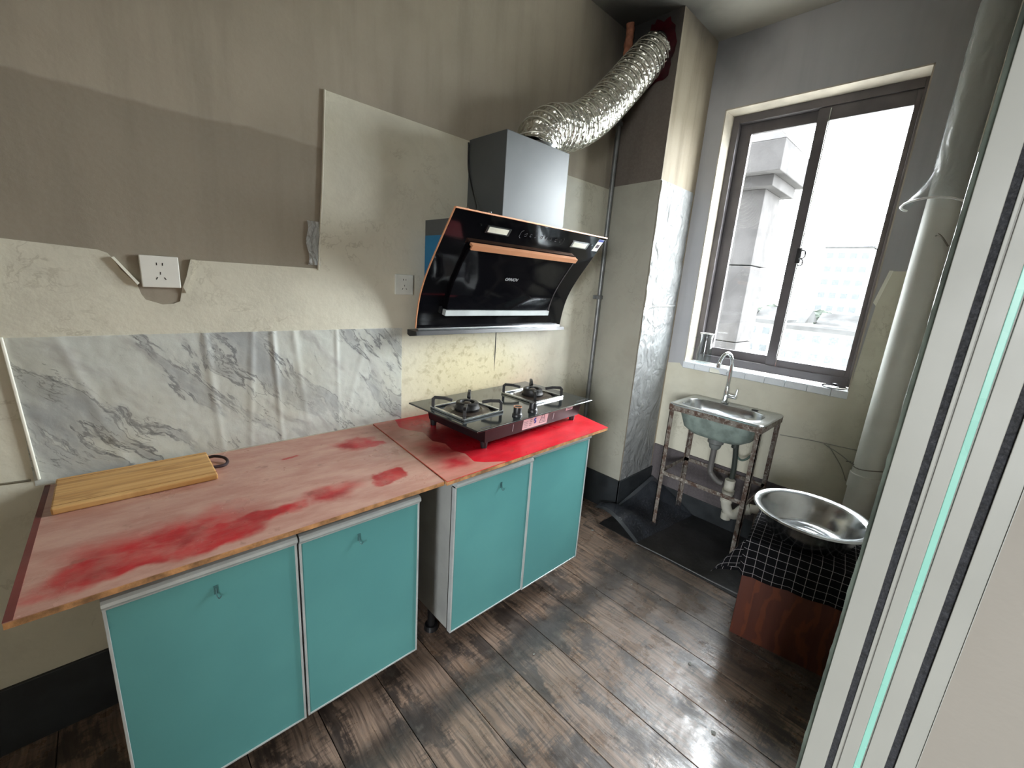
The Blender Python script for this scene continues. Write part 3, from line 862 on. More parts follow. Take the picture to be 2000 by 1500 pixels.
# cutting board
cb = empty('cutting_board', (.02, 1.49, ZT), 'bamboo cutting board lying on the left worktop against the marble film', 'cutting board')
bm = box(B(), -.148, .186, 1.388, 1.585, ZT + .0005, ZT + .018, .004)
xf(bm, bm.verts, Matrix.Translation((.02, 1.49, 0)) @ Matrix.Rotation(math.radians(-.3), 4, 'Z') @ Matrix.Translation((-.02, -1.49, 0)))
obj('plank', bm, M_bamboo, cb)
for yy in (1.405, 1.568):
    obj('cleat', box(B(), -.147, .185, yy - .0015, yy + .0015, ZT + .0175, ZT + .0185), plain('bamboo_joint', srgb(176, 130, 76), .5), cb)
bm = B()
tube(bm, spline([(.180, 1.545, ZT + .010), (.200, 1.54, ZT + .014), (.222, 1.52, ZT + .012), (.228, 1.495, ZT + .007), (.215, 1.475, ZT + .004), (.183, 1.47, ZT + .008)], 6), .0045, 8)
obj('strap', bm, M_grip, cb, True, label='dark strap loop at the right end')

# ------------------------------------------------------------------ gas hob
HZ = .880
hc = (1.255, 1.318)
hob = empty('gas_hob', (hc[0], hc[1], ZT + .0022), 'two-burner black glass gas hob standing on the red worktop', 'gas stove')
HM = rot_z((hc[0], hc[1], 0), math.radians(3.4))
bm = box(B(), -.366, .366, -.213, .213, HZ - .007, HZ, .002, HM)
obj('glass_top', bm, M_hobglass, hob)
obj('front_trim', box(B(), -.366, .366, -.2155, -.2125, HZ - .006, HZ - .001, .0006, HM), M_chrome, hob)
bm = B()
pr = [(-.30, -.185), (.325, -.185), (.325, .18), (-.30, .18)]
A = [bm.verts.new(HM @ Vector((a, b, HZ - .0075))) for a, b in pr]
C = [bm.verts.new(HM @ Vector((a * .97, b * .95, HZ - .074))) for a, b in pr]
bm.faces.new(A); bm.faces.new(C[::-1])
for i in range(4): bm.faces.new((A[i], C[i], C[(i + 1) % 4], A[(i + 1) % 4]))
obj('body', bm, M_maroon, hob)
for fx, fy in ((-.28, -.16), (.29, -.16), (-.28, .155), (.29, .155)):
    p = HM @ Vector((fx, fy, 0))
    obj('foot', cyl(B(), (p.x, p.y, ZT + .0022), (p.x, p.y, HZ - .072), .012, .015, 14), M_blackpl, hob, True)
def burner(lx, ly):
    c = HM @ Vector((lx, ly, 0)); cx, cy = c.x, c.y
    Mb = rot_z((cx, cy, 0), math.radians(3.4))
    s = .105
    bm = B()
    for a, b_, c_, d_ in ((-s, s, -s, -s + .012), (-s, s, s - .012, s), (-s, -s + .012, -s + .012, s - .012), (s - .012, s, -s + .012, s - .012)):
        box(bm, a, b_, c_, d_, HZ, HZ + .010, .002, Mb)
    ps = obj('pan_support', bm, M_steel, hob)
    for k in range(4):
        a = k * PI / 2 + PI / 4
        Ma = Mb @ Matrix.Rotation(a, 4, 'Z')
        bm = B()
        q_ = s * 1.36
        path = [(q_ - .006, 0, HZ + .006), (q_ - .006, 0, HZ + .040), (q_ - .013, 0, HZ + .047), (q_ - .050, 0, HZ + .046), (q_ - .080, 0, HZ + .039)]
        for (p, q) in zip(path, path[1:]):
            p, q = Vector(p), Vector(q)
            d = q - p; M2 = Ma @ Matrix.Translation((p + q) / 2) @ d.to_track_quat('Z', 'Y').to_matrix().to_4x4()
            box(bm, -.006, .006, -.0055, .0055, -d.length / 2 - .003, d.length / 2 + .003, .001, M2)
        obj('arm', bm, M_castiron, ps)
    bm = lathe(B(), [(.0, .0005), (.092, .0005), (.092, .004), (.078, .003), (.062, .008), (.055, .004), (0, .003)], (cx, cy, HZ), 40)
    obj('drip_tray', bm, M_greasy, hob, True)
    bu = obj('burner', lathe(B(), [(.0, .004), (.050, .004), (.052, .014), (.046, .022), (.046, .034), (.042, .037), (.030, .037), (.028, .028), (.020, .026), (0, .026)], (cx, cy, HZ), 40), M_castiron, hob, True)
    obj('burner_cap', lathe(B(), [(0, .026), (.016, .026), (.016, .032), (.012, .035), (0, .035)], (cx, cy, HZ), 24), M_greasy, bu, True)
burner(-.235, -.005); burner(.172, -.005)
for i, (lx, ly) in enumerate(((-.115, -.172), (-.015, -.168))):
    c = HM @ Vector((lx, ly, 0))
    kb = obj('knob', lathe(B(), [(0, .0), (.021, .0), (.020, .008), (.0165, .012), (.0165, .034), (.015, .037), (0, .037)], (c.x, c.y, HZ), 24), M_blackpl, hob, True)
    if i == 0: obj('knob_ring', lathe(B(), [(.0150, .036), (.0168, .036), (.0168, .039), (.0150, .039)], (c.x, c.y, HZ), 24, True), M_copper, kb, True)
    obj('dot', lathe(B(), [(0, 0), (.0022, 0), (.002, .001), (0, .0012)], (c.x - .012, c.y - .012, HZ + .0365), 8), M_silverprint, kb)
def on_front(x0, x1, z0, z1, d0, d1):   # slab just proud of the sloping front of the hob body
    bm = B()
    def P(x, z, d):
        t = (HZ - .0075 - z) / .0665
        return HM @ Vector((x, -.185 * (1 - .05 * t) - d, z))
    A = [bm.verts.new(P(a, z, d0)) for a, z in ((x0, z0), (x1, z0), (x1, z1), (x0, z1))]
    C = [bm.verts.new(P(a, z, d1)) for a, z in ((x0, z0), (x1, z0), (x1, z1), (x0, z1))]
    bm.faces.new(A); bm.faces.new(C)
    for i in range(4): bm.faces.new((A[i], C[i], C[(i + 1) % 4], A[(i + 1) % 4]))
    return bm
st = obj('rating_label', on_front(-.085, .075, .813, .868, 0, .0008), M_label, hob, label='pale pink rating label with blue mark and triangle')
bm = on_front(.020, .062, .822, .8245, .0008, .0012)
for (a, b_) in (((.018, .823), (.041, .860)), ((.064, .823), (.041, .860))):
    pass
def fpt(x, z):
    t = (HZ - .0075 - z) / .0665
    return HM @ Vector((x, -.185 * (1 - .05 * t) - .0014, z))
bm = B()
tri = [(.020, .824), (.034, .858), (.046, .858), (.062, .824)]
tube(bm, [fpt(*p) for p in tri + [tri[0]]], .0009, 5)
for zz in (.831, .838, .845): tube(bm, [fpt(.033, zz), fpt(.050, zz)], .0009, 5)
obj('warning_triangle', bm, M_ink, st)
bm = B()
tube(bm, spline([fpt(-.008, .853), fpt(-.016, .846), fpt(-.006, .838), fpt(-.012, .830)], 5), .0032, 6)
obj('blue_mark', bm, M_blueink, st)
bm = B()
for i in range(5): tube(bm, [fpt(-.045, .826 + i * .008), fpt(-.030, .826 + i * .008)], .001, 4)
for i in range(4): tube(bm, [fpt(-.080, .822 + i * .008), fpt(-.055, .822 + i * .008)], .0006, 4)
obj('small_print', bm, M_ink, st)
st = obj('serial_label', on_front(.205, .255, .846, .868, 0, .0008), M_label, hob)
bm = B()
for i in range(9): tube(bm, [fpt(.213 + i * .004, .850), fpt(.213 + i * .004, .863)], .0007, 4)
obj('barcode', bm, M_ink, st)
bm = B()
for xx in (-.145, .115): 
    tube(bm, [fpt(xx, .822), fpt(xx, .852)], .0012, 5)
obj('painted_reflection', bm, M_silverprint, hob)  # silver lines stand in for reflections on the hob front
bm = B()
for i in range(7): box(bm, .275 + i * .009, .280 + i * .009, -.193, -.187 + .002 * (i % 2), HZ, HZ + .0004, 0, HM)
for i in range(8): box(bm, -.335 + i * .006, -.331 + i * .006, -.202, -.196, HZ, HZ + .0004, 0, HM)
obj('printed_marks', bm, M_iconprint, hob)

# ------------------------------------------------------------------ range hood
hood = empty('range_hood', (1.39, D - .15, 1.16), 'black glass slanted range hood with grey chimney above the gas hob', 'range hood')
GP = spline([(0, 1.300, 1.638), (0, 1.352, 1.572), (0, 1.405, 1.503), (0, 1.452, 1.440), (0, 1.491, 1.380), (0, 1.522, 1.315), (0, 1.541, 1.245), (0, 1.551, 1.182)], 5)
GP = [(p.y, p.z) for p in GP]
def gl_at(z):
    for (a, b_), (c, d) in zip(GP, GP[1:]):
        if d <= z <= b_:
            t = (b_ - z) / (b_ - d); y = a + (c - a) * t
            ty, tz = c - a, d - b_; l = math.hypot(ty, tz)
            return y, (tz / l, -ty / l)     # outward normal in (y,z)
    return GP[-1][0], (-1, 0)
def shell(x0, x1, za, zb, off, th, n=24, bev=0):
    """slab that follows the curve of the glass between heights za > zb, `off` proud of it"""
    bm = B(); F, K = [], []
    for i in range(n + 1):
        z = za + (zb - za) * i / n
        y, (ny, nz) = gl_at(max(min(z, 1.6379), 1.1821))
        F.append([bm.verts.new((x, y + ny * (off + th), z + nz * (off + th))) for x in (x0, x1)])
        K.append([bm.verts.new((x, y + ny * off, z + nz * off)) for x in (x0, x1)])
    for i in range(n):
        bm.faces.new((F[i][0], F[i][1], F[i + 1][1], F[i + 1][0])); bm.faces.new((K[i][0], K[i + 1][0], K[i + 1][1], K[i][1]))
        bm.faces.new((F[i][0], F[i + 1][0], K[i + 1][0], K[i][0])); bm.faces.new((F[i][1], K[i][1], K[i + 1][1], F[i + 1][1]))
    bm.faces.new((F[0][0], K[0][0], K[0][1], F[0][1])); bm.faces.new((F[n][0], F[n][1], K[n][1], K[n][0]))
    return bm
obj('glass_panel', shell(.932, 1.850, 1.637, 1.183, -.005, .005, 36), M_blackglass, hood, True)
bm = shell(.9285, .932, 1.637, 1.183, -.005, .006, 36); 
obj('edge_trim', bm, M_copper, hood, True)
y, nn = gl_at(1.637)
obj('top_trim', box(B(), .930, 1.852, 1.297, 1.306, 1.635, 1.641, .001), M_copper, hood)
obj('body', prism(B(), [(D - .004, 1.617), (1.335, 1.617), (1.42, 1.505), (1.468, 1.44), (1.507, 1.38), (1.538, 1.315), (1.557, 1.245), (D - .004, 1.225)], YZ, .995, 1.787), M_steel_grey, hood)
obj('blue_film', prism(B(), [(D - .006, 1.557), (1.395, 1.557), (1.45, 1.485), (1.525, 1.37), (D - .006, 1.34)], YZ, .9935, .9949), M_blue, hood, label='blue protective film on the left flank')
obj('chimney', box(B(), 1.202, 1.580, 1.360, D - .004, 1.618, 1.967, .002), M_steel_grey, hood)
fp = obj('suction_door', shell(1.060, 1.712, 1.530, 1.262, .004, .014, 24), M_blackglass, hood, True)
obj('copper_strip', shell(1.060, 1.712, 1.538, 1.521, .004, .021, 3), M_copper, fp)
obj('silver_strip', shell(1.050, 1.705, 1.266, 1.242, .003, .024, 3), M_alu, fp)
bm = shell(1.700, 1.708, 1.52, 1.264, .004, .016, 24)
obj('side_bead', bm, plain('dark_bead', srgb(60, 56, 58), .3, .3), fp)
for a in (1.105, 1.625):
    f = obj('lamp', shell(a, a + .125, 1.603, 1.577, 0, .003, 3), M_steel, hood)
    obj('lamp_cover', shell(a + .010, a + .112, 1.599, 1.581, .003, .001, 3), M_lamp, f)
# control icons: brackets and small glyphs
def G(x, z, o=.0008):
    y, (ny, nz) = gl_at(z); return Vector((x, y + ny * o, z + nz * o))
bm = B()
for xx, s in ((1.287, 1), (1.562, -1)):
    tube(bm, [G(xx + .010 * s, 1.607), G(xx, 1.601), G(xx, 1.583), G(xx + .010 * s, 1.578)], .0008, 4)
for i in range(8):
    xx = 1.312 + i * .032; zz = 1.593
    if i % 3 == 0: tube(bm, [G(xx, zz), G(xx + .012, zz + .006), G(xx + .014, zz - .005), G(xx + .003, zz - .006)], .001, 4)
    elif i % 3 == 1: tube(bm, [G(xx + .006 + .006 * math.cos(k), zz + .006 * math.sin(k)) for k in (0.6, 1.8, 3, 4.2, 5.4)], .001, 4)
    else:
        tube(bm, [G(xx, zz - .005), G(xx + .012, zz - .004)], .001, 4); tube(bm, [G(xx + .004, zz + .006), G(xx + .010, zz - .001)], .001, 4)
obj('touch_icons', bm, M_iconprint, hood)
y, (ny, nz) = gl_at(1.416)
text('brand_lettering', 'OPAICN', .021, frame_M((1.363, y + ny * .019, 1.416 + nz * .019), (1, 0, 0), (0, -nz, ny) if False else (0, -(-ny) * 0 + nz * -1 * 0 + (GP[20][0] - GP[21][0]), (GP[20][1] - GP[21][1]))), M_silverprint, hood, .0005, .25)
sb = obj('energy_label', shell(1.800, 1.843, 1.628, 1.575, .0003, .0006, 3), M_socket, hood, label='white and blue sticker in the top right corner')
obj('label_band', shell(1.801, 1.842, 1.627, 1.618, .0009, .0004, 2), M_blueink, sb)
obj('label_print', shell(1.810, 1.833, 1.605, 1.590, .0009, .0004, 2), M_ink, sb)
for xx, zz in ((1.072, 1.600), (1.772, 1.600)):
    p = G(xx, zz, 0); y, (ny, nz) = gl_at(zz)
    obj('screw', cyl(B(), p, p + Vector((0, ny, nz)) * .004, .004, .003, 10), M_chrome, hood)
for xx in (.985, 1.09):
    obj('cap_screw', lathe(B(), [(0, 0), (.006, 0), (.005, .006), (0, .008)], (xx, 1.303, 1.641), 10), M_chrome, hood)
tr = obj('oil_tray', prism(B(), [(1.50, 1.160), (1.555, 1.150), (1.575, 1.156), (1.575, 1.176), (1.505, 1.176)], YZ, .905, 1.832), M_blackpl, hood)
obj('tray_strip', box(B(), .932, 1.832, 1.535, 1.553, 1.176, 1.184, .001), M_steel, tr)
bm = B(); tube(bm, spline([(1.196, D - .006, 1.955), (1.197, D - .012, 1.85), (1.19, 1.54, 1.75), (1.10, 1.40, 1.66), (1.0, 1.345, 1.640), (.985, 1.33, 1.625)], 8), .003, 6)
obj('power_cord', bm, M_cord, hood, True)

# exhaust duct
dp = spline([(1.46, 1.46, 1.969), (1.478, 1.46, 2.015), (1.56, 1.46, 2.080), (1.71, 1.46, 2.125), (1.86, 1.455, 2.222), (2.01, 1.445, 2.365), (2.12, 1.43, 2.485), (2.237, 1.405, 2.615)], 26)
cum = [0]
for a, b_ in zip(dp, dp[1:]): cum.append(cum[-1] + (b_ - a).length)
PIT = .036
def rduct(i, a):
    ph = (cum[i] / PIT - a / (2 * PI)) % 1.0
    rid = math.exp(-((min(ph, 1 - ph)) / .13) ** 2)
    s = cum[i]
    wr = mn.noise((math.cos(a) * 7, math.sin(a) * 7, s * 34)) * .0034 + mn.noise((math.cos(a) * 16, math.sin(a) * 16, s * 75)) * .0022
    return .091 + .007 * rid + wr * (1 - rid)
dk = empty('exhaust_duct', (1.46, 1.46, 1.967), 'crinkled silver foil exhaust hose from the hood up to the wall shaft', 'exhaust duct')
bm = B(); tube(bm, dp, .1, 96, False, rduct)
obj('foil_hose', bm, M_foil, dk, True)
def on_duct(s, a, r):
    i = max(0, min(len(cum) - 2, next((k for k, c in enumerate(cum) if c > s), len(cum) - 1) - 1))
    t = (s - cum[i]) / (cum[i + 1] - cum[i]); p = dp[i].lerp(dp[i + 1], t); tg = (dp[i + 1] - dp[i]).normalized()
    nn = (Vector((0, 1, 0)) - tg * tg.y).normalized(); bn = tg.cross(nn)
    return p + (nn * math.cos(a) + bn * math.sin(a)) * r
turns = (cum[-1] - .03) / PIT
bm = B(); tube(bm, [on_duct(.012 + PIT * k / 28, 2 * PI * k / 28, .0975) for k in range(int(turns * 28))], .0022, 6)
obj('spiral_wire', bm, M_wire, dk, True, label='pale spiral wire rib of the hose')
bm = B(); 
obj('collar', lathe(B(), [(.080, -.001), (.096, -.001), (.096, .012), (.080, .012)], (1.46, 1.46, 1.968), 40, True), M_steel, dk, True)
bm = B()
def redpt(u, v):
    a = u * 2 * PI
    r = .085 + v * (.045 + .035 * mn.noise((math.cos(a) * 2, math.sin(a) * 2, 2)) + .02 * mn.noise((math.cos(a) * 6, math.sin(a) * 6, 5)))
    yy = 1.400 + r * math.cos(a) * .85; zz = 2.600 + r * math.sin(a) * 1.15
    return (CX - .006 - .01 * (1 - v) - .004 * abs(mn.noise((yy * 30, zz * 30, 1))), max(yy, CY + .003), zz)
obj('sealant', grid(B(), 48, 8, redpt, .002), M_redfoam, dk, True, label='dark red smeared sealant around the wall hole')

# conduit in the corner of the shaft
cd = empty('conduit_pipe', (2.200, 1.553, 0), 'thin grey vertical conduit in the corner behind the hood', 'pipe')
obj('tube', cyl(B(), (2.200, 1.553, .0), (2.200, 1.553, ZC - .002), .0125, None, 14), M_conduit, cd, True)
obj('tube', cyl(B(), (2.221, 1.568, 1.2), (2.221, 1.568, ZC - .002), .006, None, 10), M_pvc_grey, cd, True)
for zz in (1.33, 2.28):
    bm = B(); box(bm, 2.184, 2.216, 1.5375, 1.57, zz, zz + .022, .002); box(bm, 2.160, 2.184, 1.564, 1.572, zz, zz + .022, .002)
    obj('clip', bm, M_conduit, cd)
bm = B()
tube(bm, spline([(2.203, 1.550, 2.60), (2.200, 1.552, 2.66), (2.202, 1.550, 2.72), (2.199, 1.552, 2.767)], 6), .02, 14, True, lambda i, a: .021 + .006 * mn.noise((math.cos(a) * 2, math.sin(a) * 2, i * .35)))
obj('torn_sleeve', bm, M_orange, cd, True, label='torn orange-brown tape sleeve at the ceiling')

# sockets
def socket(cx, cz, s, mat, label, d=.008):
    t = empty('wall_socket', (cx, D - .003, cz), label, 'socket')
    pf_ = obj('faceplate', box(B(), cx - s / 2, cx + s / 2, D - .003 - d, D - .003, cz - s / 2, cz + s / 2, .0022), mat, t)
    y = D - .003 - d
    k = s / .086
    bm = B()
    for dx, dz, rot in ((-.0065, .021, 0), (.0065, .021, 0), (0, -.004, 0), (-.009, -.018, .55), (.009, -.018, -.55)):
        Mh = Matrix.Translation((cx + dx * k, y, cz + dz * k)) @ Matrix.Rotation(rot, 4, 'Y')
        box(bm, -.0011, .0011, -.0004, .002, -.0036 * k, .0036 * k, 0, Mh)
    obj('slots', bm, M_hole, pf_)
    return t
socket(.127, 1.357, .087, M_socket, 'white wall socket in the torn patch of the cream paper')
socket(.897, 1.356, .080, M_socket2, 'grimy white wall socket just left of the range hood', .010)

# ------------------------------------------------------------------ sink, its stand, and the drain
SZ = .790
sx0, sx1, sy0, sy1 = 2.285, 2.635, .560, 1.050
stand = empty('sink_stand', (2.46, .80, 0), 'rusty angle-iron stand carrying the sink', 'stand')
for lx in (sx0 + .006, sx1 - .031):
    for ly in (sy0 + .006, sy1 - .031):
        bm = B()
        ox = 0 if lx < 2.4 else .021; oy = 0 if ly < .7 else .021
        box(bm, lx, lx + .025, ly + oy, ly + oy + .004, .022, SZ - .035); box(bm, lx + ox, lx + ox + .004, ly, ly + .025, .022, SZ - .035)
        lg = obj('leg', bm, M_rust, stand)
        obj('foot_cap', box(B(), lx - .003, lx + .028, ly - .003, ly + .028, .0065, .030, .003), M_blackpl, lg)
def rail(x0, x1, y0, y1, z, vertical_first=True):
    bm = B()
    box(bm, x0, x1, y0, y1, z, z + .022)
    return obj('rail', bm, M_rust, stand)
for z in (.352,):
    rail(sx0 + .005, sx0 + .010, sy0 + .01, sy1 - .01, z); rail(sx1 - .010, sx1 - .005, sy0 + .01, sy1 - .01, z)
    rail(sx0 + .01, sx1 - .01, sy0 + .005, sy0 + .010, z); rail(sx0 + .01, sx1 - .01, sy1 - .010, sy1 - .005, z)
bm = B()
for a in ((sx0 + .001, sx0 + .006, sy0 + .002, sy1 - .002), (sx1 - .006, sx1 - .001, sy0 + .002, sy1 - .002), (sx0 + .006, sx1 - .006, sy0 + .002, sy0 + .007), (sx0 + .006, sx1 - .006, sy1 - .007, sy1 - .002)):
    box(bm, *a, SZ - .040, SZ - .006)
obj('top_frame', bm, M_rust, stand)

sink = empty('sink', (2.46, .80, SZ), 'small stainless steel sink with swan-neck tap under the window', 'sink')
bcx, bcy, bhx, bhy = 2.435, .815, .118, .205
def superell(a, hx, hy, n=3.2):
    c, s = math.cos(a), math.sin(a)
    return (hx * math.copysign(abs(c) ** (2 / n), c), hy * math.copysign(abs(s) ** (2 / n), s))
def sink_surface(bm):
    N = 72
    rings = []
    hx, hy = (sx1 - sx0) / 2, (sy1 - sy0) / 2; mx, my = (sx0 + sx1) / 2, (sy0 + sy1) / 2
    def ring(cx, cy, rx, ry, z, n):
        return [bm.verts.new((cx + superell(2 * PI * k / N, rx, ry, n)[0], cy + superell(2 * PI * k / N, rx, ry, n)[1], z)) for k in range(N)]
    rings.append(ring(mx, my, hx, hy, SZ - .009, 22))
    rings.append(ring(mx, my, hx, hy, SZ - .002, 22))
    rings.append(ring(mx, my, hx - .003, hy - .003, SZ + .001, 22))
    rings.append(ring(mx, my, hx - .016, hy - .016, SZ, 16))
    rings.append(ring(mx, my, hx - .020, hy - .020, SZ - .002, 14))
    rings.append(ring(bcx, bcy, bhx + .010, bhy + .010, SZ - .002, 3.6))
    rings.append(ring(bcx, bcy, bhx + .004, bhy + .004, SZ + .001, 3.4))
    rings.append(ring(bcx, bcy, bhx, bhy, SZ - .003, 3.4))
    rings.append(ring(bcx, bcy, bhx - .008, bhy - .010, SZ - .06, 3.2))
    rings.append(ring(bcx, bcy, bhx - .020, bhy - .025, SZ - .125, 3.0))
    rings.append(ring(bcx, bcy, bhx - .040, bhy - .050, SZ - .150, 2.7))
    rings.append(ring(bcx, bcy, bhx - .070, bhy - .100, SZ - .156, 2.4))
    rings.append(ring(bcx, bcy, .022, .022, SZ - .160, 2))
    for a, b_ in zip(rings, rings[1:]):
        for k in range(N): bm.faces.new((a[k], a[(k + 1) % N], b_[(k + 1) % N], b_[k]))
    bm.faces.new(rings[-1])
    bmesh.ops.recalc_face_normals(bm, faces=bm.faces)
    return bm
bm = sink_surface(B())
o = obj('bowl', bm, M_steel, sink, True)
N = 60
bm = B()   # painted underside of the bowl
rings = []
for dz, g in ((.012, 1.03), (.065, .985), (.135, .86), (.162, .66), (.166, .30)):
    rings.append([bm.verts.new((bcx + superell(2 * PI * k / N, (bhx + .004) * g, (bhy + .004) * (g if g > .5 else g * .7), 3)[0], bcy + superell(2 * PI * k / N, (bhx + .004) * g, (bhy + .004) * g, 3)[1], SZ - dz)) for k in range(N)])
for a, b_ in zip(rings, rings[1:]):
    for k in range(N): bm.faces.new((a[k], a[(k + 1) % N], b_[(k + 1) % N], b_[k]))
bm.faces.new(rings[-1])
obj('bowl_underside', bm, plain('grey_green_undercoat', srgb(126, 140, 134), .6, 0, .15, 20), sink, True)
fx, fy = 2.600, .862
fc = obj('tap', lathe(B(), [(0, 0), (.022, 0), (.022, .006), (.015, .012), (.0145, .045), (.013, .09), (.011, .10), (0, .10)], (fx, fy, SZ + .0005), 28), M_chrome, sink, True)
bm = B()
sp = [(fx, fy, SZ + .09), (fx, fy, SZ + .20), (fx - .002, fy + .001, SZ + .245), (fx - .015, fy + .010, SZ + .280), (fx - .042, fy + .022, SZ + .295), (fx - .070, fy + .033, SZ + .278), (fx - .083, fy + .040, SZ + .245), (fx - .085, fy + .042, SZ + .228)]
tube(bm, spline(sp, 8), .0098, 16)
obj('spout', bm, M_chrome, fc, True)
obj('spout_tip', cyl(B(), (fx - .085, fy + .042, SZ + .212), (fx - .085, fy + .042, SZ + .236), .0122, None, 16), M_chrome, fc, True)
bm = B(); cyl(bm, (fx, fy - .010, SZ + .045), (fx - .008, fy - .060, SZ + .045), .0115, None, 16)
tube(bm, [(fx - .007, fy - .054, SZ + .045), (fx - .008, fy - .058, SZ + .095)], .005, 8)
obj('lever', bm, M_chrome, fc, True)
obj('overflow_hole', box(B(), fx - .010, fx + .010, .680, .712, SZ - .0018, SZ + .0002, .0008), M_hole, sink)
obj('drain_cup', lathe(B(), [(0, -.236), (.022, -.236), (.030, -.225), (.034, -.206), (.042, -.200), (.042, -.168), (0, -.168)], (bcx, bcy, SZ), 24), M_pvc_grey if False else plain('grey_drain_plastic', srgb(110, 114, 112), .5), sink, True)

dr = empty('drain_trap', (2.45, .72, .02), 'cream plastic drain trap and pipe under the sink', 'drain')
bm = B()
tube(bm, spline([(bcx, bcy, SZ - .236), (bcx, bcy, .43), (2.43, .80, .40), (2.44, .77, .37), (2.45, .745, .36)], 6), .016, 12)
obj('waste_tube', bm, plain('grey_waste_tube', srgb(96, 94, 92), .5), dr, True)
bm = B()
tube(bm, spline([(2.45, .704, .40), (2.45, .704, .30), (2.45, .700, .245), (2.45, .675, .205), (2.45, .64, .215), (2.45, .615, .255), (2.46, .58, .275)], 6), .027, 18)
cyl(bm, (2.45, .690, .165), (2.45, .690, .205), .026, .028, 18)
obj('s_bend', bm, M_pvc, dr, True)
for zz in (.245, .30): obj('nut', cyl(B(), (2.45, .704, zz + .02), (2.45, .704, zz + .04), .032, None, 18), M_pvc, dr, True)
obj('union', cyl(B(), (2.45, .606, .262), (2.457, .585, .272), .032, None, 18), M_pvc, dr, True)
bm = B(); tube(bm, [(2.46, .585, .275), (2.52, .40, .285), (2.55, .20, .29)], .024, 16)
obj('outlet_pipe', bm, M_pvc, dr, True)
bm = B()
tube(bm, spline([(2.59, .80, SZ - .02), (2.585, .775, .60), (2.56, .74, .53), (2.54, .70, .50), (2.53, .66, .53), (2.55, .64, .60), (2.59, .70, SZ - .03)], 8), .006, 8)
obj('supply_hose', bm, M_teal_hose, dr, True)
bm = B(); tube(bm, spline([(2.57, .745, .56), (2.52, .72, .47), (2.49, .71, .42), (2.47, .706, .39)], 6), .014, 10); cyl(bm, (2.57, .75, .55), (2.57, .75, .64), .02, None, 14)
obj('valve', bm, plain('dark_green_valve', srgb(48, 54, 50), .5), dr, True)

# glass jug on the sill
jx, jy, jz = 2.705, 1.072, .9815
jug = empty('glass_jug', (jx, jy, jz), 'clear glass jug with handle on the left end of the window sill', 'jug')
obj('jug_body', lathe(B(), [(0, 0), (.040, 0), (.043, .006), (.043, .085), (.038, .120), (.035, .150), (.037, .178), (.041, .186), (.0385, .186), (.0345, .176), (.0325, .150), (.0355, .120), (.0405, .085), (.0405, .010), (0, .010)], (jx, jy, jz), 36), M_jug, jug, True)
obj('rim', lathe(B(), [(.040, .184), (.042, .186), (.040, .188), (.038, .186)], (jx, jy, jz), 36, True), M_socket, jug, True)
bm = B(); tube(bm, spline([(jx - .01, jy + .034, jz + .155), (jx - .018, jy + .060, jz + .155), (jx - .024, jy + .078, jz + .125), (jx - .020, jy + .066, jz + .085), (jx - .012, jy + .041, jz + .080)], 8), .005, 10)
obj('handle', bm, M_jug, jug, True)
lid = empty('metal_lid', (2.70, .362, .9815), 'shiny metal lid lying at the right end of the window sill', 'lid')
obj('disc', lathe(B(), [(0, .001), (.050, .001), (.054, .004), (.050, .008), (.030, .012), (0, .013)], (2.70, .385, .981), 32), M_chrome, lid, True)
obj('knob', lathe(B(), [(0, .012), (.010, .012), (.012, .02), (0, .024)], (2.70, .385, .981), 16), M_blackpl, lid, True)
bm = B(); tube(bm, spline([(2.660, .965, .9835), (2.668, .93, .984), (2.655, .905, .984), (2.641, .89, .970), (2.640, .90, .955)], 6), .0016, 6)
obj('wire_scrap', bm, M_chrome, None, True, base=(2.66, .93, .9815), label='bent bright wire scrap on the broken sill tile', cat='wire')

# ------------------------------------------------------------------ wooden box, cloth, basin
BA = math.radians(9.0)
BM = rot_z((1.800, .402, 0), BA)
bw, bd, bh = .355, .335, .455
bx = empty('wooden_stool', (1.99, .25, 0), 'red-brown wooden box stool by the right wall, under the checked cloth', 'stool')
obj('front_panel', box(B(), 0, .016, -bw, 0, 0, bh - .018, .002, BM), M_redwood, bx)
obj('back_panel', box(B(), bd - .016, bd, -bw, 0, 0, bh - .018, .002, BM), M_redwood, bx)
obj('side_panel', box(B(), .016, bd - .016, -.016, 0, 0, bh - .018, .002, BM), M_redwood, bx)
obj('side_panel', box(B(), .016, bd - .016, -bw, -bw + .016, 0, bh - .018, .002, BM), M_redwood, bx)
obj('top_panel', box(B(), -.004, bd + .004, -bw - .004, .004, bh - .018, bh, .003, BM), M_redwood, bx)
OF, OS, OB, OR = .172, .150, .05, .03      # overhang at front, left side, back, right
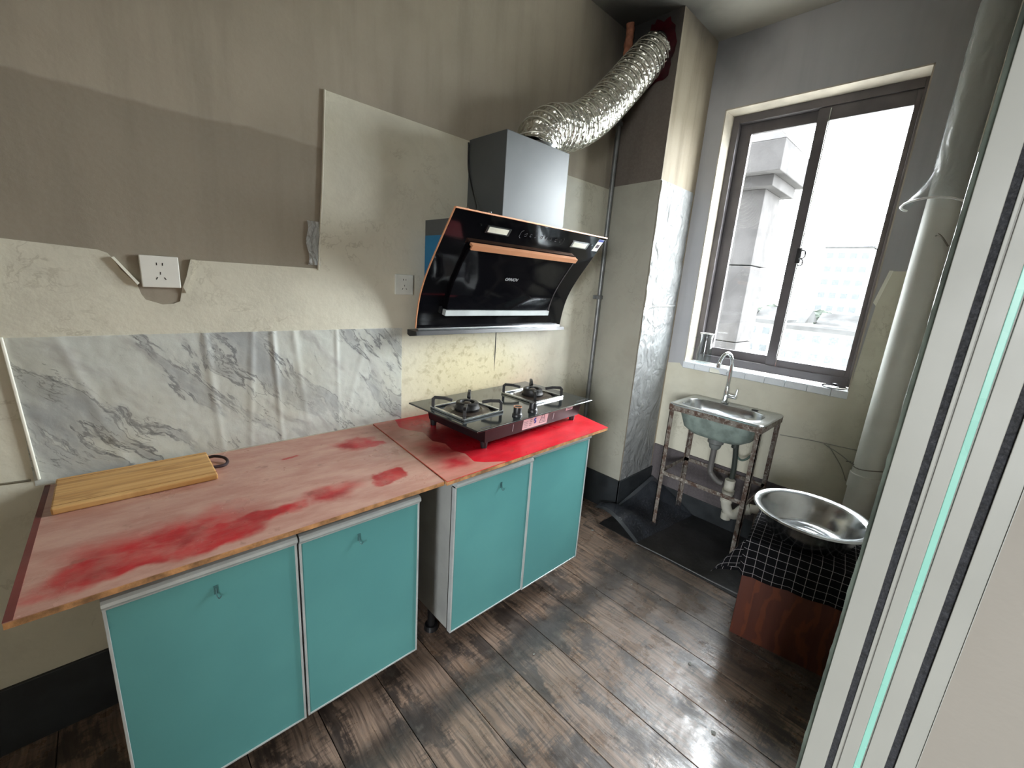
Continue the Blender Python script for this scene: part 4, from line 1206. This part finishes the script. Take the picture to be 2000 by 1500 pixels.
def cloth(u, v):
    a = -OF + u * (OF + bd + OB)            # along depth
    b_ = OS - v * (OS + bw + OR)            # across: + = left side
    zt = bh + .004
    wav = 1
    du = max(0, -a - .004); dv = max(0, b_ - .004)
    hem = .020 * math.sin(v * 9 + .5) * (du / OF if OF else 0)
    if du > 0 and dv > 0:
        ph = math.atan2(dv, du); rho = math.hypot(du, dv)
        out = rho * .62 * math.sin(2 * ph) ** .8
        drop = math.sqrt(max(0, rho * rho - out * out)) * .93
        px = -.008 - out * .72; py = .008 + out * .72
        wv = .004 * math.sin(ph * 4) * rho / .2
        p = Vector((px + wv, py + wv, zt - drop))
    elif du > 0:
        edge = max(0, (-b_) / bw)
        kick = .012 * math.sin(b_ * 26 + 1.0) * du / OF + .02 * (du / OF) * max(0, edge - .7)
        p = Vector((-.008 - abs(kick), b_, zt - du * (1 - .12 * edge)))
    elif dv > 0:
        kick = .014 * math.sin(a * 24) * dv / OS
        p = Vector((a, .008 + abs(kick), zt - dv))
    else:
        db = max(0, a - bd - .004); drr = max(0, -b_ - bw - .004)
        p = Vector((min(a, bd + .008), max(b_, -bw - .008), zt - db - drr + .0012 * mn.noise((a * 30, b_ * 30, 0))))
    return BM @ p
bm = grid(B(), 74, 72, cloth, 0, lambda u, v: (u * (OF + bd + OB), v * (OS + bw + OR)))
bmesh.ops.solidify(bm, geom=bm.faces[:], thickness=.0012)
obj('tablecloth', bm, M_check, None, True, base=(1.99, .25, bh), label='black and white checked cloth draped over the wooden stool', cat='tablecloth')
bz = bh + .0066
bcn = (1.985, .252)
bas = empty('washbasin', (bcn[0], bcn[1], bz), 'round stainless steel washbasin standing on the checked cloth', 'basin')
obj('basin_bowl', lathe(B(), [(0, 0), (.115, 0), (.128, .004), (.140, .015), (.160, .060), (.176, .100), (.183, .108), (.196, .112), (.203, .110), (.205, .107), (.207, .110), (.203, .116), (.183, .114), (.174, .105), (.156, .062), (.136, .020), (.124, .009), (.090, .007), (.086, .0085), (.060, .0085), (.056, .007), (0, .007)], (bcn[0], bcn[1], bz), 72), M_steel, bas, True)

# ------------------------------------------------------------------ corner pipe, plastic film
px_, py_, pr_ = 2.572, .160, .0575
pp = empty('drain_stack', (px_, py_, 0), 'thick off-white vertical drain pipe in the corner right of the window', 'pipe')
obj('pipe', cyl(B(), (px_, py_, .0), (px_, py_, ZC - .002), pr_, None, 40), M_pvc_grey, pp, True)
obj('coupling', lathe(B(), [(pr_ - .001, 0), (pr_ + .006, .002), (pr_ + .006, .075), (pr_ - .001, .077)], (px_, py_, .54), 40), M_pvc_grey, pp, True)
bm = B(); tube(bm, [(px_ + (pr_ + .003) * math.cos(a), py_ + (pr_ + .003) * math.sin(a), .652 + .006 * math.sin(a * 2)) for a in [2 * PI * k / 24 for k in range(25)]], .0025, 6)
tube(bm, spline([(px_ - .03, py_ + .052, .655), (px_ - .02, py_ + .075, .66), (px_ - .01, py_ + .085, .655), (px_ + .02, py_ + .07, .65)], 5), .002, 6)
obj('binding_wire', bm, plain('dull_wire', srgb(120, 116, 106), .5, .5), pp, True)
bm = B(); tube(bm, spline([(px_ - pr_ - .001, py_ - .005, 1.70), (px_ - pr_ - .014, py_ - .012, 1.705), (px_ - pr_ - .016, py_ - .028, 1.69), (px_ - pr_ + .01, py_ - .05, 1.66)], 6), .003, 6)
obj('wire_hook', bm, plain('dull_wire', srgb(120, 116, 106), .5, .5), pp, True)
fl = empty('plastic_sheeting', (px_, py_, 1.83), 'torn clear plastic sheeting wrapped round the top of the corner pipe', 'plastic sheet')
def wrap(u, v):
    a = math.radians(70 + 235 * u)          # round the room side of the pipe
    z = ZC - .004 - (ZC - 1.835) * v
    fl_ = max(0, (v - .86) / .14) ** 1.5
    lip = math.exp(-((u - .12) / .28) ** 2)
    r = pr_ + .004 + .006 * abs(mn.noise((u * 7, v * 9, 2))) + fl_ * (.022 + .050 * lip)
    z += fl_ * (.020 * math.sin(u * 5)) - .015 * lip * fl_
    return (px_ + r * math.cos(a), py_ + r * math.sin(a), z)
obj('wrap', grid(B(), 60, 80, wrap), M_clear, fl, True)
bm = B(); tube(bm, [wrap(k / 40, 1.0) for k in range(41)], .0045, 6)
obj('torn_edge', bm, M_clear_rim, fl, True)
def sheetpt(u, v):
    t = .04 + .96 * u
    x = 2.47 + (.63 - 2.47) * t; y = .100 + (.0245 - .100) * t
    z = 1.05 + (ZC - .01 - 1.05) * v
    return (x, y + .006 * mn.noise((x * 5, z * 4, 1)) * (1 - t) , z + .05 * mn.noise((u * 9, 0, 3)) * (1 - v))
obj('hanging_strip', grid(B(), 50, 60, sheetpt), M_clear, fl, True)
for u, va, vb in ((.93, .50, .62), (.90, .38, .44), (.96, .30, .36), (.86, .55, .60), (.97, .66, .72)):
    bm = B(); tube(bm, [Vector(sheetpt(u, va + (vb - va) * k / 8)) + Vector((0, .001, 0)) for k in range(9)], .0013, 5)
    obj('bright_crease', bm, M_clear_rim, fl, True)

# ------------------------------------------------------------------ plastic on the floor
obj('floor_mat', box(B(), 2.045, L - .02, .02, CY - .016, .0005, .005, .001), M_mat, None, base=(2.35, .64, 0), label='black wet mat on the floor under the sink stand', cat='mat')
def curl(u, v):
    # u along x from the free tip to the window wall, v from the floor edge up against the shaft
    a = Vector((2.035, 1.0, .008)).lerp(Vector((2.62, .93, .008)), u)
    tipy = 1.345 if u < .12 else 1.345 + (1.248 - 1.345) * min(1, (u - .12) / .16)
    if 2.10 + .53 * u > CX - .03: tipy = min(tipy, 1.249)
    c = Vector((2.10 + .53 * u, tipy, .045 + .115 * u))
    p = a.lerp(c, v)
    p.x += -.02 * math.sin(v * PI * 1.3) * (1 - u)
    p.z += (.030 * math.sin(v * PI) * math.sin(u * PI * 2.2 + .6) + .045 * math.sin(v * PI) * (1 - u) - .02 * u * math.sin(v * PI)) 
    p.z = max(p.z, .0075)
    return p
cs = empty('plastic_floor_sheet', (2.3, 1.12, .0055), 'curled grey translucent plastic sheet on the floor below the shaft', 'plastic sheet')
obj('sheet', grid(B(), 50, 40, curl, .0008), M_sheet, cs, True)
up = Vector((0, 0, .0014))
obj('pale_rim', grid(B(), 3, 40, lambda u, v: curl(u * .045, v) + up, .0006), M_sheet_rim, cs, True)
obj('pale_rim', grid(B(), 50, 3, lambda u, v: curl(.045 + u * .955, 1 - v * .07) + up, .0006), M_sheet_rim, cs, True)
bm = B()
for k in range(1): tube(bm, [(2.043, 1.0, .006), (2.055, .80, .006), (2.06, .60, .006), (2.07, .44, .006)], .004, 6)
obj('sheet_edge', bm, plain('grey_sheet_edge', srgb(92, 92, 92), .4), cs, True)
obj('loose_plank', box(B(), 1.86, 2.222, 1.31, 1.583, .0005, .006, .001), M_plank, None, base=(2.0, 1.45, 0), label='loose piece of wood-look flooring in the corner beside the right cabinet', cat='flooring')
random.seed(3)
for i, (x, y, s, l) in enumerate(((1.95, 1.235, .014, 'white paper scrap beside the loose flooring piece'), (1.50, .44, .009, 'white paper crumb on the planks left of the wooden stool'), (1.30, .27, .010, 'white paint fleck on the glossy planks'),
        (1.72, .83, .004, 'tiny white crumb between the cabinets and the sink mat'), (1.06, .86, .006, 'small pale crumb in front of the right cabinet'), (1.22, .12, .006, 'white fleck nearest the door frame'))):
    bm = B()
    vs = [bm.verts.new((x + s * random.uniform(.5, 1) * math.cos(a), y + s * random.uniform(.4, .9) * math.sin(a), .0012 + random.random() * s * .25)) for a in (0, 1.1, 2.2, 3.3, 4.3, 5.4)]
    f = bm.faces.new(vs)
    bmesh.ops.solidify(bm, geom=[f], thickness=.0008)
    obj('paper_scrap', bm, M_scrap, None, base=(x, y, 0), label=l, cat='scrap', group='litter on the floor')

# ------------------------------------------------------------------ door frame right beside the camera
JX = .55
df = empty('door_1', (JX, -.02, 0), 'off-white sliding door jamb with black brush seals and a mint strip, close on the right', kind='structure')
def strip(name, y0, y1, x, mat, bev=.0006, x1=JX + .045, label=None):
    return obj(name, box(B(), x, x1, min(y0, y1), max(y0, y1), 0, 2.25, bev), mat, df, label=label)
strip('jamb_profile', .0186, -.0019, JX, M_upvc)
strip('brush_seal', -.0019, -.0078, JX + .003, M_brush, 0)
strip('jamb_profile', -.0078, -.0108, JX + .0012, M_upvc)
strip('bead', -.0108, -.0118, JX + .0022, M_upvc2, 0)
strip('jamb_profile', -.0118, -.0236, JX + .0006, M_upvc)
strip('mint_strip', -.0236, -.0288, JX + .0012, M_mint)
strip('bead', -.0288, -.0300, JX + .0022, M_upvc2, 0)
strip('jamb_profile', -.0300, -.0456, JX + .0004, M_upvc)
strip('brush_seal', -.0456, -.0522, JX + .003, M_brush, 0)
strip('jamb_profile', -.0522, -.0658, JX, M_upvc)
strip('bead', -.0658, -.0664, JX - .0012, M_upvc, 0)
bm = B()
def ragged(u, v):
    z = 2.25 * v
    return (JX + .004 + .03 * u, .0186 + .0042 + .0012 * mn.noise((0, z * 14, 1)) + .0007 * mn.noise((0, z * 60, 4)) if u > .5 else .0186, z)
bm = B()
K = 400
A = [bm.verts.new((JX + .003, .0184, 2.25 * k / K)) for k in range(K + 1)]
C = [bm.verts.new((JX + .006, .0226 + .0010 * mn.noise((0, k * .11, 1)) + .0006 * mn.noise((0, k * .5, 4)), 2.25 * k / K)) for k in range(K + 1)]
for k in range(K): bm.faces.new((A[k], C[k], C[k + 1], A[k + 1]))
bmesh.ops.solidify(bm, geom=bm.faces[:], thickness=.02)
obj('tape_strip', bm, M_tape, df, label='ragged grey-green tape along the kitchen edge')
for i, zz in enumerate((.36, .66, .83)):
    bm = B(); tube(bm, spline([(JX + .002, .0175, zz - .014), (JX + .002, .0205, zz - .004), (JX + .003, .0235, zz + .003), (JX + .003, .0245, zz + .001)], 4), .0009, 6)
    obj('bent_nail', bm, M_papercore, df, True)
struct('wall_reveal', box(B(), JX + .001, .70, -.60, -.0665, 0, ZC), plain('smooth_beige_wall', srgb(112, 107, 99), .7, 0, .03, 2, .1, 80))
